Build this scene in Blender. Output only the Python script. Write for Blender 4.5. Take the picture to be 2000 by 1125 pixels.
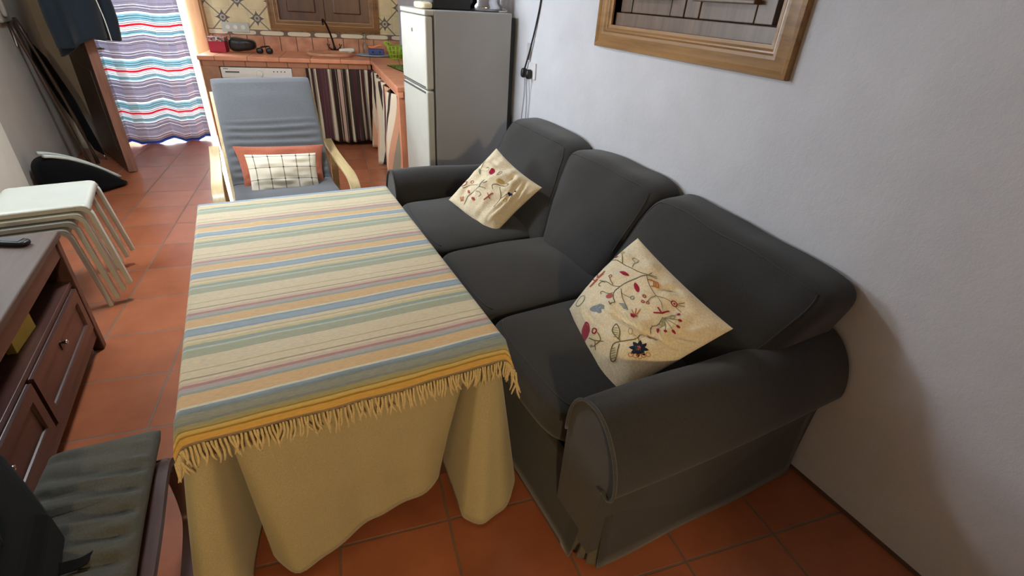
import bpy, math, random
import numpy as np
from mathutils import Vector, Matrix, noise

for o in list(bpy.data.objects):
    bpy.data.objects.remove(o, do_unlink=True)
scn = bpy.context.scene
COL = scn.collection
rad = math.radians
random.seed(7)

# ------------------------------------------------------------------ camera
YAW, PITCH, ROLL = 0.491574, 0.53512, -0.062427
def cam_axes():
    cy, sy, cp, sp = math.cos(YAW), math.sin(YAW), math.cos(PITCH), math.sin(PITCH)
    fwd = Vector((sy*cp, cy*cp, -sp)); right = Vector((cy, -sy, 0)); down = fwd.cross(right)
    cr, sr = math.cos(ROLL), math.sin(ROLL)
    return cr*right + sr*down, -sr*right + cr*down, fwd
_r, _d, _f = cam_axes()
cam = bpy.data.cameras.new('camera'); camo = bpy.data.objects.new('camera', cam); COL.objects.link(camo)
camo.matrix_world = Matrix(((_r.x, -_d.x, -_f.x, 0), (_r.y, -_d.y, -_f.y, 0), (_r.z, -_d.z, -_f.z, 1.60), (0, 0, 0, 1)))
cam.sensor_width = 36; cam.lens = 968.34*36/2000; cam.clip_start = 0.02
scn.camera = camo

# ------------------------------------------------------------------ world, lights, exposure
w = bpy.data.worlds.new('world'); scn.world = w; w.use_nodes = True
bg = w.node_tree.nodes['Background']; bg.inputs[0].default_value = (0.80, 0.90, 1.0, 1); bg.inputs[1].default_value = 9.0
KA = rad(12.5)                                   # the kitchen end is turned a little against the sofa wall
def K(x, y, z=0.0):
    return Vector((x*math.cos(KA)+y*math.sin(KA), -x*math.sin(KA)+y*math.cos(KA), z))
def light(name, kind, loc, energy, color, aim=None, **kw):
    l = bpy.data.lights.new(name, kind); l.energy = energy; l.color = color
    for k, v in kw.items(): setattr(l, k, v)
    o = bpy.data.objects.new(name, l); COL.objects.link(o); o.location = loc
    if aim is not None:
        o.rotation_euler = (Vector(aim)-Vector(loc)).to_track_quat('-Z', 'Y').to_euler()
    return o
# daylight through the open kitchen doorway and through the side window in the left wall
light('doorway_daylight', 'AREA', K(-2.22, 7.05, 1.25), 170, (0.90, 0.95, 1.0), K(-1.7, 3.4, 0.6), shape='RECTANGLE', size=0.95, size_y=1.9)
light('side_window_daylight', 'AREA', (-2.75, 3.95, 1.50), 66, (0.88, 0.94, 1.0), (1.7, 2.2, 1.3), shape='RECTANGLE', size=1.0, size_y=0.8)
o = light('sun', 'SUN', (-3, 12, 6), 1.7, (1.0, 0.95, 0.86), angle=rad(0.6))
o.rotation_euler = (K(.53, -1.0, 0)+Vector((0, 0, -1.05))).to_track_quat('-Z', 'Y').to_euler()
# unseen white fill light added under the ceiling to lift the room; warm lamp in the hallway behind the viewer, shining in past the door jamb
light('ceiling_fill_glow', 'AREA', (-0.25, 3.4, 2.44), 47, (0.90, 0.95, 1.0), (-0.25, 3.3, 0), shape='DISK', size=0.42)
light('hallway_lamp_bulb', 'POINT', (-0.30, -2.60, 1.85), 205, (1.0, 0.74, 0.40), shadow_soft_size=0.10)
scn.view_settings.view_transform = 'Standard'; scn.view_settings.look = 'None'
scn.view_settings.gamma = 1.0; scn.view_settings.exposure = 0.0; scn.view_settings.use_curve_mapping = False
scn.cycles.max_bounces = 8; scn.cycles.sample_clamp_indirect = 6.0

# ------------------------------------------------------------------ materials
def s2l(c):
    return tuple((x/12.92 if x <= .04045 else ((x+.055)/1.055)**2.4) for x in [v/255 for v in c])+(1,)
class NT:
    def __init__(s, name):
        s.m = bpy.data.materials.new(name); s.m.use_nodes = True; s.t = s.m.node_tree; s.b = s.t.nodes['Principled BSDF']
    def n(s, typ, **kw):
        x = s.t.nodes.new(typ)
        for k, v in kw.items():
            if k[0] == '_': x.inputs[k[1:].replace('_', ' ')].default_value = v
            else: setattr(x, k, v)
        return x
    def l(s, a, b): s.t.links.new(a, b)
    def val(s, x, sock):
        if hasattr(x, 'is_output'): s.l(x, sock)
        else: sock.default_value = x
    def math(s, op, a, b=0.0, c=None):
        x = s.t.nodes.new('ShaderNodeMath'); x.operation = op
        s.val(a, x.inputs[0]); s.val(b, x.inputs[1])
        if c is not None: s.val(c, x.inputs[2])
        return x.outputs[0]
    def mix(s, f, a, b, blend='MIX'):
        x = s.t.nodes.new('ShaderNodeMix'); x.data_type = 'RGBA'; x.blend_type = blend
        s.val(f, x.inputs[0]); s.val(a, x.inputs[6]); s.val(b, x.inputs[7])
        return x.outputs[2]
    def ramp(s, f, stops, interp='LINEAR'):
        if len(stops) > 24:
            h = len(stops)//2
            a = s.ramp(f, stops[:h+1], interp); b = s.ramp(f, stops[h:], interp)
            return s.mix(s.math('GREATER_THAN', f, stops[h][0]), a, b)
        x = s.t.nodes.new('ShaderNodeValToRGB'); x.color_ramp.interpolation = interp
        e = x.color_ramp.elements
        e[0].position = stops[0][0]; e[0].color = stops[0][1]
        e[1].position = stops[-1][0]; e[1].color = stops[-1][1]
        for p, c in stops[1:-1]:
            q = e.new(p); q.color = c
        s.l(f, x.inputs[0]); return x.outputs[0]
    def coord(s, which='Object'): return s.n('ShaderNodeTexCoord').outputs[which]
    def noise(s, vec, scale, detail=3, rough=.5):
        x = s.n('ShaderNodeTexNoise'); x.inputs['Scale'].default_value = scale; x.inputs['Detail'].default_value = detail
        x.inputs['Roughness'].default_value = rough; s.l(vec, x.inputs['Vector']); return x.outputs[0]
    def bump(s, h, strength=.3, dist=.01, normal=None):
        x = s.n('ShaderNodeBump'); x.inputs['Strength'].default_value = strength; x.inputs['Distance'].default_value = dist
        s.l(h, x.inputs['Height'])
        if normal is not None: s.l(normal, x.inputs['Normal'])
        s.l(x.outputs[0], s.b.inputs['Normal']); return x.outputs[0]
    def sep(s, vec):
        x = s.n('ShaderNodeSeparateXYZ'); s.l(vec, x.inputs[0]); return x.outputs
    def scale(s, vec, sc):
        x = s.n('ShaderNodeMapping'); x.inputs['Scale'].default_value = sc; s.l(vec, x.inputs[0]); return x.outputs[0]

def M(name, col, rough=.5, var=.12, nscale=8, bump=0, bscale=80, metal=0, spec=.5, stretch=None, trans=0, sheen=0, coat=0):
    t = NT(name); c = s2l(col) if max(col) > 1.01 else tuple(col)+(1,)
    o = t.coord()
    if stretch: o = t.scale(o, stretch)
    f = t.noise(o, nscale, 4)
    dark = tuple(max(0, x*(1-var)) for x in c[:3])+(1,); lite = tuple(min(1, x*(1+var)) for x in c[:3])+(1,)
    t.l(t.ramp(f, [(.3, dark), (.7, lite)]), t.b.inputs['Base Color'])
    t.b.inputs['Roughness'].default_value = rough; t.b.inputs['Metallic'].default_value = metal
    t.b.inputs['Specular IOR Level'].default_value = spec
    if coat: t.b.inputs['Coat Weight'].default_value = coat; t.b.inputs['Coat Roughness'].default_value = .15
    if sheen: t.b.inputs['Sheen Weight'].default_value = sheen
    if trans: t.b.inputs['Transmission Weight'].default_value = trans
    if bump: t.bump(t.noise(o, bscale, 3), bump, .004)
    return t.m

def wood(name, col, dark, axis='Y', rough=.4, scale=1.0, coat=.15):
    t = NT(name); o = t.coord()
    sc = {'X': (1.2, 14, 14), 'Y': (14, 1.2, 14), 'Z': (14, 14, 1.2)}[axis]
    o = t.scale(o, tuple(x*scale for x in sc))
    f = t.noise(o, 1.6, 6, .6); g = t.noise(o, 6, 3)
    c = t.ramp(f, [(.28, s2l(dark)), (.5, s2l(col)), (.75, s2l(tuple(min(255, x*1.12) for x in col)))])
    c = t.mix(.18, c, t.ramp(g, [(.4, s2l(dark)), (.6, s2l(col))]))
    t.l(c, t.b.inputs['Base Color']); t.b.inputs['Roughness'].default_value = rough
    t.b.inputs['Coat Weight'].default_value = coat; t.b.inputs['Coat Roughness'].default_value = .25
    t.bump(f, .15, .002); return t.m

def fabric(name, col, weave=900, rough=.95, var=.1, bump=.25, sheen=.2, nscale=5):
    t = NT(name); c = s2l(col); o = t.coord()
    f = t.noise(o, nscale, 4)
    x = t.sep(o)
    wv = t.noise(o, weave*.35, 2)
    base = t.ramp(f, [(.3, tuple(v*(1-var) for v in c[:3])+(1,)), (.7, tuple(min(1, v*(1+var)) for v in c[:3])+(1,))])
    base = t.mix(.35, base, t.ramp(wv, [(.3, tuple(v*.6 for v in c[:3])+(1,)), (.7, tuple(min(1, v*1.35) for v in c[:3])+(1,))]))
    t.l(base, t.b.inputs['Base Color']); t.b.inputs['Roughness'].default_value = rough
    t.b.inputs['Specular IOR Level'].default_value = .15
    t.b.inputs['Sheen Weight'].default_value = sheen
    t.bump(wv, bump, .002); return t.m

def striped(name, stops, src='UV', comp=0, period=1.0, offset=0.0, rough=.9, extra=None, trans=0.0, interp='CONSTANT', wob=0.0):
    t = NT(name); uv = t.coord(src); x = t.sep(uv)[comp]
    if wob:
        x = t.math('ADD', x, t.math('MULTIPLY', t.math('SUBTRACT', t.noise(uv, 6, 2), .5), wob))
    f = t.math('FRACT', t.math('DIVIDE', t.math('ADD', x, offset), period))
    c = t.ramp(f, stops, interp)
    nz = t.noise(t.coord(), 300, 2)
    c = t.mix(.25, c, t.mix(1.0, c, t.ramp(nz, [(.3, (.5, .5, .5, 1)), (.7, (1, 1, 1, 1))]), 'MULTIPLY'))
    t.l(c, t.b.inputs['Base Color']); t.b.inputs['Roughness'].default_value = rough; t.b.inputs['Specular IOR Level'].default_value = .15
    t.bump(nz, .25, .002)
    if trans:
        tr = t.n('ShaderNodeBsdfTranslucent'); t.l(c, tr.inputs[0])
        mx = t.n('ShaderNodeMixShader'); mx.inputs[0].default_value = trans
        t.l(t.b.outputs[0], mx.inputs[1]); t.l(tr.outputs[0], mx.inputs[2])
        t.l(mx.outputs[0], t.t.nodes['Material Output'].inputs[0])
    return t.m

# floor: glazed terracotta squares with joints
def floor_mat(name, rotz, loc, pitch, c1, c2, mortar, rough=.33, msize=.0065):
    t = NT(name); o = t.coord()
    mp = t.n('ShaderNodeMapping'); mp.inputs['Rotation'].default_value = (0, 0, rotz); mp.inputs['Location'].default_value = loc
    t.l(o, mp.inputs[0])
    dn = t.n('ShaderNodeTexNoise'); dn.inputs['Scale'].default_value = 9; t.l(mp.outputs[0], dn.inputs['Vector'])
    dv = t.n('ShaderNodeVectorMath', operation='MULTIPLY_ADD'); t.l(dn.outputs[1], dv.inputs[0]); dv.inputs[1].default_value = (.006,)*3; t.l(mp.outputs[0], dv.inputs[2])
    b = t.n('ShaderNodeTexBrick'); b.offset = 0; b.squash = 1
    for k, v in (('Scale', 1), ('Mortar Size', msize), ('Mortar Smooth', .25), ('Brick Width', pitch), ('Row Height', pitch), ('Bias', 0)): b.inputs[k].default_value = v
    b.inputs['Color1'].default_value = s2l(c1); b.inputs['Color2'].default_value = s2l(c2); b.inputs['Mortar'].default_value = s2l(mortar)
    t.l(dv.outputs[0], b.inputs['Vector'])
    n1 = t.noise(mp.outputs[0], 5, 5, .6)
    c = t.mix(.6, b.outputs[0], t.mix(1.0, b.outputs[0], t.ramp(n1, [(.25, (.5, .46, .46, 1)), (.75, (1.0, 1.0, 1.0, 1))]), 'MULTIPLY'))
    t.l(c, t.b.inputs['Base Color'])
    n2 = t.noise(mp.outputs[0], 14, 4)
    r = t.math('ADD', t.math('MULTIPLY', t.noise(mp.outputs[0], 3, 1), .06), rough)
    r = t.math('ADD', r, t.math('MULTIPLY', b.outputs[1], .35)); t.l(r, t.b.inputs['Roughness'])
    h = t.math('SUBTRACT', t.math('MULTIPLY', t.noise(mp.outputs[0], 4, 1), .25), b.outputs[1])
    t.bump(h, .55, .004); return t.m

# kitchen back wall: terracotta skirting row, border of pale lozenges, patterned cream tiles
def kitchen_tile_mat():
    t = NT('kitchen_wall_tiles'); o = t.coord(); X, Y, Z = t.sep(o)
    P = .335
    px = t.math('DIVIDE', t.math('ADD', X, 1.536), P); pz = t.math('DIVIDE', t.math('SUBTRACT', Z, 1.221), P)
    def fr(a): return t.math('ABSOLUTE', t.math('SUBTRACT', t.math('FRACT', t.math('ADD', a, 100.5)), .5))
    d1 = fr(t.math('ADD', px, pz)); d2 = fr(t.math('SUBTRACT', px, pz))
    line = t.math('LESS_THAN', t.math('MINIMUM', d1, d2), .026)
    def star(ax, az):
        a = fr(t.math('ADD', px, ax)); b = fr(t.math('ADD', pz, az))
        s = t.math('ADD', t.math('POWER', a, .62), t.math('POWER', b, .62))
        st = t.math('LESS_THAN', s, .42)
        r = t.math('SQRT', t.math('ADD', t.math('MULTIPLY', a, a), t.math('MULTIPLY', b, b)))
        ring = t.math('LESS_THAN', r, .105); core = t.math('LESS_THAN', t.math('ABSOLUTE', t.math('SUBTRACT', r, .06)), .022)
        return t.math('MAXIMUM', st, ring), core
    s1, c1 = star(0, 0); s2, c2 = star(.5, .5)
    st = t.math('MAXIMUM', s1, s2); core = t.math('MAXIMUM', c1, c2)
    nz = t.noise(o, 7, 4)
    cream = t.ramp(nz, [(.3, s2l((205, 186, 140))), (.7, s2l((226, 208, 164)))])
    ink = s2l((84, 76, 74)); c = t.mix(t.math('MULTIPLY', line, .85), cream, ink)
    c = t.mix(st, c, ink); c = t.mix(core, c, s2l((176, 160, 140)))
    # joints of the square tiles
    jx = fr(t.math('ADD', t.math('MULTIPLY', px, 2), .5)); jz = fr(t.math('ADD', t.math('MULTIPLY', pz, 2), .5))
    j = t.math('MULTIPLY', t.math('LESS_THAN', t.math('MINIMUM', jx, jz), .012), .35); c = t.mix(j, c, s2l((150, 134, 108)))
    # border strip
    bx = t.math('ABSOLUTE', t.math('SUBTRACT', t.math('FRACT', t.math('DIVIDE', t.math('ADD', X, 11.536+.04), .28)), .5))
    bz = t.math('ABSOLUTE', t.math('DIVIDE', t.math('SUBTRACT', Z, 1.083), .027))
    loz = t.math('MULTIPLY', t.math('LESS_THAN', t.math('ADD', t.math('POWER', t.math('MULTIPLY', bx, 2.35), 6), t.math('POWER', t.math('MULTIPLY', bz, 1.3), 3)), 1.0), 1)
    border = t.mix(loz, s2l((112, 88, 76)), s2l((226, 212, 184)))
    c = t.mix(t.math('LESS_THAN', Z, 1.112), c, border)
    # terracotta row
    tx = fr(t.math('ADD', t.math('DIVIDE', t.math('ADD', X, 1.42), .167), .5))
    terra = t.ramp(t.noise(o, 9, 5), [(.3, s2l((172, 112, 84))), (.7, s2l((214, 154, 122)))])
    terra = t.mix(t.math('LESS_THAN', tx, .028), terra, s2l((98, 72, 58)))
    low = t.math('LESS_THAN', Z, 1.054); c = t.mix(low, c, terra)
    t.l(c, t.b.inputs['Base Color']); t.b.inputs['Roughness'].default_value = .35
    t.bump(nz, .1, .003); return t.m

def plaster(name, col, rough=.9, stain=None):
    t = NT(name); o = t.coord(); c = s2l(col)
    f = t.noise(o, 2.2, 5, .6); g = t.noise(o, 45, 4, .6); g2 = t.noise(o, 190, 2)
    base = t.ramp(f, [(.3, tuple(v*.9 for v in c[:3])+(1,)), (.7, tuple(min(1, v*1.05) for v in c[:3])+(1,))])
    t.l(base, t.b.inputs['Base Color']); t.b.inputs['Roughness'].default_value = rough; t.b.inputs['Specular IOR Level'].default_value = .2
    h = t.math('ADD', t.math('MULTIPLY', g, 1.0), t.math('MULTIPLY', g2, .35)); t.bump(h, .35, .004); return t.m

m_wall = plaster('wall_paint', (202, 203, 209))
m_wall_left = plaster('left_wall_paint', (190, 187, 178))
m_wall_pale = plaster('pale_plaster', (222, 226, 214))
m_ceil = plaster('ceiling_paint', (190, 188, 184))
m_floor = floor_mat('terracotta_floor', rad(8.5), (1.2524, -5.813, 0), .36440, (168, 98, 66), (184, 112, 78), (134, 106, 88), rough=.22, msize=.0048)
m_counter = floor_mat('terracotta_counter', 0, (.05, .02, 0), .30, (232, 154, 114), (240, 166, 126), (156, 112, 88), rough=.4, msize=.004)
m_ktile = kitchen_tile_mat()
m_sofa = fabric('charcoal_cotton', (55, 55, 55), weave=800, var=.12)
m_sofa_lin = fabric('charcoal_lining', (86, 82, 70), weave=800)
m_seam = fabric('charcoal_piping', (66, 66, 64), weave=600)
m_cream = fabric('cream_cotton', (226, 212, 182), weave=500, var=.06, bump=.2)
m_beige = fabric('beige_table_cloth', (172, 162, 124), weave=1100, var=.05, bump=.2)
m_fringe = fabric('fringe_yarn', (208, 190, 142), weave=600)
m_greycush = fabric('grey_chair_cover', (92, 94, 98), weave=700, var=.06, bump=.15)
m_foot_cush = fabric('grey_stool_cover', (84, 84, 77), weave=700, var=.08, bump=.15)
m_rust = fabric('rust_cotton', (160, 92, 70), weave=500)
m_birch = wood('birch', (196, 174, 128), (168, 144, 98), 'Y', rough=.45)
m_frame = wood('oak_frame_wood', (150, 112, 66), (104, 70, 38), 'Y', rough=.33, coat=.3)
m_frame_z = wood('oak_frame_wood_upright', (150, 112, 66), (104, 70, 38), 'Z', rough=.33, coat=.3)
m_frame_x = wood('oak_frame_wood_kitchen', (140, 100, 60), (98, 66, 38), 'X', rough=.33, coat=.3)
m_jamb = wood('pine_jamb', (196, 150, 104), (164, 116, 76), 'Z', rough=.45)
m_shut = wood('shutter_wood', (104, 82, 64), (74, 56, 44), 'Z', rough=.42, coat=.12)
m_shut_k = wood('kitchen_shutter_wood', (96, 58, 40), (64, 38, 26), 'Z', rough=.35, coat=.3)
m_bench = wood('mahogany_stain', (82, 53, 47), (60, 38, 34), 'Y', rough=.38, coat=.2)
m_bench_top = wood('mahogany_top', (86, 68, 58), (70, 52, 44), 'Y', rough=.5, coat=.04)
m_door = wood('door_wood', (72, 52, 44), (48, 34, 30), 'Z', rough=.4)
m_door_edge = wood('door_edge_wood', (142, 102, 86), (112, 78, 64), 'Z', rough=.45)
m_white = M('white_lacquer', (232, 230, 220), rough=.35, var=.03)
m_stool = M('white_stool_lacquer', (186, 188, 178), rough=.32, var=.03)
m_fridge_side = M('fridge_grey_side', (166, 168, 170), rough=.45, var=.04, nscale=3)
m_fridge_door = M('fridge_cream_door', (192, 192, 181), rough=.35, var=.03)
m_black = M('black_plastic', (16, 16, 17), rough=.35, var=.1)
m_blackfab = fabric('black_nylon', (13, 14, 16), weave=600, sheen=.05)
m_navy = fabric('dark_navy_wool', (34, 43, 52), weave=600, sheen=.15)
m_grey_line = M('grey_gap', (70, 70, 70), rough=.6)
m_chrome = M('chrome', (200, 200, 205), rough=.15, metal=1, var=.02)
m_bronze = M('dark_bronze', (52, 38, 30), rough=.3, metal=.8, var=.15)
m_darkwood = wood('dark_stick_wood', (70, 52, 44), (44, 32, 28), 'Z')

# ------------------------------------------------------------------ mesh helpers
class MB:
    def __init__(s): s.v = []; s.f = []; s.mi = []; s.uv = None; s.cur = 0
    def add(s, verts, faces, uvs=None):
        b = len(s.v); s.v += [tuple(p) for p in verts]
        for f in faces: s.f.append([b+i for i in f]); s.mi.append(s.cur)
        if uvs is not None:
            if s.uv is None: s.uv = {}
            for i, q in enumerate(uvs): s.uv[b+i] = q
        return s
    def box(s, x0, x1, y0, y1, z0, z1, xf=None):
        v = [(x, y, z) for z in (z0, z1) for y in (y0, y1) for x in (x0, x1)]
        if xf: v = [tuple(xf @ Vector(p)) for p in v]
        return s.add(v, [(0, 2, 3, 1), (4, 5, 7, 6), (0, 1, 5, 4), (2, 6, 7, 3), (0, 4, 6, 2), (1, 3, 7, 5)])
    def tube(s, pts, r, n=8, cap=True):
        pts = [Vector(p) for p in pts]; rs = r if isinstance(r, (list, tuple)) else [r]*len(pts)
        V = []; up = None
        for i, p in enumerate(pts):
            d = (pts[min(i+1, len(pts)-1)]-pts[max(i-1, 0)]).normalized()
            if up is None:
                up = Vector((0, 0, 1)) if abs(d.z) < .9 else Vector((1, 0, 0))
            a = d.cross(up)
            if a.length < 1e-6: a = d.cross(Vector((0, 1, 0)))
            a.normalize(); b = a.cross(d).normalized(); up = b
            for k in range(n):
                t = 2*math.pi*k/n; V.append(p+rs[i]*(math.cos(t)*a+math.sin(t)*b))
        F = [(i*n+k, i*n+(k+1) % n, (i+1)*n+(k+1) % n, (i+1)*n+k) for i in range(len(pts)-1) for k in range(n)]
        if cap: F += [tuple(range(n))[::-1], tuple((len(pts)-1)*n+k for k in range(n))]
        return s.add(V, F)
    def bar(s, pts, w, th, side):
        """flat strip of width w (along vector side) and thickness th swept along pts"""
        pts = [Vector(p) for p in pts]; side = Vector(side).normalized(); V = []
        for i, p in enumerate(pts):
            d = (pts[min(i+1, len(pts)-1)]-pts[max(i-1, 0)]).normalized(); nn = side.cross(d).normalized()
            for a, b in ((-1, -1), (1, -1), (1, 1), (-1, 1)): V.append(p+side*w/2*a+nn*th/2*b)
        F = [(i*4+k, i*4+(k+1) % 4, (i+1)*4+(k+1) % 4, (i+1)*4+k) for i in range(len(pts)-1) for k in range(4)]
        F += [(3, 2, 1, 0), tuple((len(pts)-1)*4+k for k in range(4))]
        return s.add(V, F)
    def grid(s, fn, nu, nv, closeu=False, uv=None, flip=False):
        V = [fn(i/(nu if closeu else nu-1), j/(nv-1)) for j in range(nv) for i in range(nu)]
        U = [uv(i/(nu if closeu else nu-1), j/(nv-1)) for j in range(nv) for i in range(nu)] if uv else None
        F = []
        for j in range(nv-1):
            for i in range(nu if closeu else nu-1):
                q = (j*nu+i, j*nu+(i+1) % nu, (j+1)*nu+(i+1) % nu, (j+1)*nu+i); F.append(q[::-1] if flip else q)
        return s.add(V, F, U)
    def lathe(s, prof, c=(0, 0, 0), n=24, sx=1, sy=1):
        V = [(c[0]+sx*r*math.cos(2*math.pi*k/n), c[1]+sy*r*math.sin(2*math.pi*k/n), c[2]+z) for r, z in prof for k in range(n)]
        F = [(i*n+k, i*n+(k+1) % n, (i+1)*n+(k+1) % n, (i+1)*n+k) for i in range(len(prof)-1) for k in range(n)]
        F += [tuple(range(n))[::-1], tuple((len(prof)-1)*n+k for k in range(n))]
        return s.add(V, F)
    def prism(s, poly, fn, a, b):
        """poly of 2D points; fn(p, t) -> 3D; from t=a to t=b"""
        n = len(poly); V = [fn(p, a) for p in poly]+[fn(p, b) for p in poly]
        F = [(k, (k+1) % n, n+(k+1) % n, n+k) for k in range(n)]+[tuple(range(n))[::-1], tuple(range(n, 2*n))]
        return s.add(V, F)
    def soft(s, c, h, m=4.0, n=14, fn=None):
        """puffed box: centre c, half sizes h"""
        idx = {}; V = []; F = []
        def vid(p):
            k = tuple(round(x, 6) for x in p)
            if k not in idx:
                idx[k] = len(V); q = Vector(p); mx = max(abs(x) for x in p)
                nm = sum(abs(x)**m for x in p)**(1/m); q = q*(mx/nm)
                V.append(q)
            return idx[k]
        g = [math.sin((2*i/n-1)*math.pi/2*.92)/math.sin(math.pi/2*.92) for i in range(n+1)]
        for ax in range(3):
            for sg in (-1, 1):
                for i in range(n):
                    for j in range(n):
                        q = []
                        for (a, b) in ((i, j), (i+1, j), (i+1, j+1), (i, j+1)):
                            p = [0, 0, 0]; p[ax] = sg; p[(ax+1) % 3] = g[a]; p[(ax+2) % 3] = g[b]; q.append(vid(p))
                        F.append(tuple(q if sg > 0 else q[::-1]))
        W = []
        for q in V:
            p = Vector((q.x*h[0], q.y*h[1], q.z*h[2]))
            if fn: p = fn(q, p)
            W.append((c[0]+p[0], c[1]+p[1], c[2]+p[2]))
        return s.add(W, F)
    def build(s, name, mats, parent=None, loc=(0, 0, 0), rotz=0, smooth=False, bevel=0, bseg=2, sub=0, solid=0, angle=None):
        me = bpy.data.meshes.new(name); me.from_pydata(s.v, [], s.f); me.update()
        mats = mats if isinstance(mats, (list, tuple)) else [mats]
        for m in mats: me.materials.append(m)
        me.polygons.foreach_set('material_index', s.mi)
        if s.uv is not None:
            ul = me.uv_layers.new(name='UVMap')
            for lp in me.loops: ul.data[lp.index].uv = s.uv.get(lp.vertex_index, (0, 0))
        if smooth: me.polygons.foreach_set('use_smooth', [True]*len(me.polygons))
        if smooth and angle: me.set_sharp_from_angle(angle=rad(angle))
        o = bpy.data.objects.new(name, me); COL.objects.link(o); o.location = loc; o.rotation_euler = (0, 0, rotz)
        if parent: o.parent = parent
        if solid:
            q = o.modifiers.new('solid', 'SOLIDIFY'); q.thickness = solid; q.offset = 0
        if bevel:
            q = o.modifiers.new('bevel', 'BEVEL'); q.width = bevel; q.segments = bseg; q.limit_method = 'ANGLE'
        if sub:
            q = o.modifiers.new('sub', 'SUBSURF'); q.levels = sub; q.render_levels = sub
        return o

def tag(o, label=None, cat=None, group=None, kind=None):
    if label: o['label'] = label
    if cat: o['category'] = cat
    if group: o['group'] = group
    if kind: o['kind'] = kind
    return o
def thing(name, label, cat, loc=(0, 0, 0), rotz=0, group=None):
    o = bpy.data.objects.new(name, None); COL.objects.link(o); o.empty_display_size = .1
    o.location = loc; o.rotation_euler = (0, 0, rotz); return tag(o, label, cat, group)
def copy_tree(o, parent=None):
    c = o.copy(); COL.objects.link(c); c.parent = parent
    for ch in list(o.children): copy_tree(ch, c)
    return c
def nz(p, s=1.0, seed=0.0): return noise.noise(Vector((p[0]*s+seed, p[1]*s+seed*.7, p[2]*s-seed)))
def smooth_path(pts, n=6):
    pts = [Vector(p) for p in pts]; out = []
    for i in range(len(pts)-1):
        p0 = pts[max(i-1, 0)]; p1 = pts[i]; p2 = pts[i+1]; p3 = pts[min(i+2, len(pts)-1)]
        for k in range(n):
            t = k/n; out.append(.5*((2*p1)+(p2-p0)*t+(2*p0-5*p1+4*p2-p3)*t*t+(3*p1-p0-3*p2+p3)*t**3))
    out.append(pts[-1]); return out
def struct(o): o['kind'] = 'structure'; return o
def frame_sweep(mb, rect, prof, fn):
    """mitred moulding round rect=(a0,a1,b0,b1); prof=(inward,out); fn(a,b,out)->3D"""
    a0, a1, b0, b1 = rect; V = []
    for w_, h_ in prof:
        for a, b in ((a0+w_, b0+w_), (a1-w_, b0+w_), (a1-w_, b1-w_), (a0+w_, b1-w_)): V.append(fn(a, b, h_))
    F = [(i*4+k, i*4+(k+1) % 4, (i+1)*4+(k+1) % 4, (i+1)*4+k) for i in range(len(prof)-1) for k in range(4)]
    mb.add(V, F)

# ------------------------------------------------------------------ room shell
WR, WL = 1.71, -1.60          # right wall and left wall
ZC = 2.55
mb = MB(); mb.box(-3.9, 2.2, -3.8, 9.2, -.10, 0)
struct(mb.build('floor', m_floor))
mb = MB(); mb.box(-1.8, 2.2, -3.8, 7.4, ZC, ZC+.1); mb.box(-2.9, -1.8, 5.6, 7.4, ZC, ZC+.1)
struct(mb.build('ceiling', m_ceil))
# right wall with the shuttered niche
WV0, WV1, WZ0, WZ1 = 1.235, 2.405, 1.388, 2.40      # outer frame
IV0, IV1, IZ0, IZ1 = WV0+.105, WV1-.105, WZ0+.105, WZ1-.105
mb = MB()
mb.box(WR, WR+.2, -1.6, IV0, 0, ZC); mb.box(WR, WR+.2, IV1, 6.9, 0, ZC)
mb.box(WR, WR+.2, IV0, IV1, 0, IZ0); mb.box(WR, WR+.2, IV0, IV1, IZ1, ZC)
struct(mb.build('wall_right', m_wall))
# left wall, with the pale nearer stretch standing a little proud
mb = MB(); mb.box(WL-.2, WL, 4.62, 7.3, 0, ZC); struct(mb.build('wall_left', m_wall_left))
mb = MB(); mb.box(WL-.12, WL+.07, -1.6, 2.95, 0, ZC); mb.box(WL-.12, WL+.07, 4.3, 4.62, 0, ZC)
mb.box(WL-.12, WL+.07, 2.95, 4.3, 0, 1.12); mb.box(WL-.12, WL+.07, 2.95, 4.3, 2.3, ZC)
struct(mb.build('wall_left_near', m_wall_pale))
# rear wall (behind the viewer) with a door opening, its jamb set to cut the hallway lamp's light
mb = MB()
mb.box(-1.9, -1.3, -1.72, -1.6, 0, ZC); mb.box(.15, 1.91, -1.72, -1.6, 0, ZC); mb.box(-1.3, .15, -1.72, -1.6, 2.1, ZC)
struct(mb.build('wall_front', m_wall))
mb = MB(); mb.box(-2.0, -1.9, -3.6, -1.6, 0, ZC); mb.box(1.91, 2.0, -3.6, -1.6, 0, ZC); mb.box(-2.0, 2.0, -3.7, -3.6, 0, ZC)
struct(mb.build('wall_hallway', plaster('hallway_paint', (104, 88, 70))))  # encloses the unseen hallway to keep sky light out; dark to cut bounce
# kitchen end wall in its own frame (rotated by -KA about the origin)
KY = 6.566
DX0, DX1 = -2.62, -1.836       # doorway
mb = MB()
mb.box(DX1, 0.55, KY, KY+.28, 0, 1.215); mb.box(DX1, -.98, KY, KY+.28, 1.215, ZC)
mb.box(-.02, 0.55, KY, KY+.28, 1.215, ZC); mb.box(-.98, -.02, KY, KY+.28, 2.05, ZC)
mb.box(DX0, DX1, KY, KY+.28, 2.12, ZC); mb.box(-3.3, DX0, KY, KY+.28, 0, ZC)

struct(mb.build('wall_back', m_ktile, rotz=-KA))
mb = MB(); mb.box(-3.3, -2.665, 5.99, KY, 0, ZC); struct(mb.build('wall_return', m_wall_left, rotz=-KA))
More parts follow.
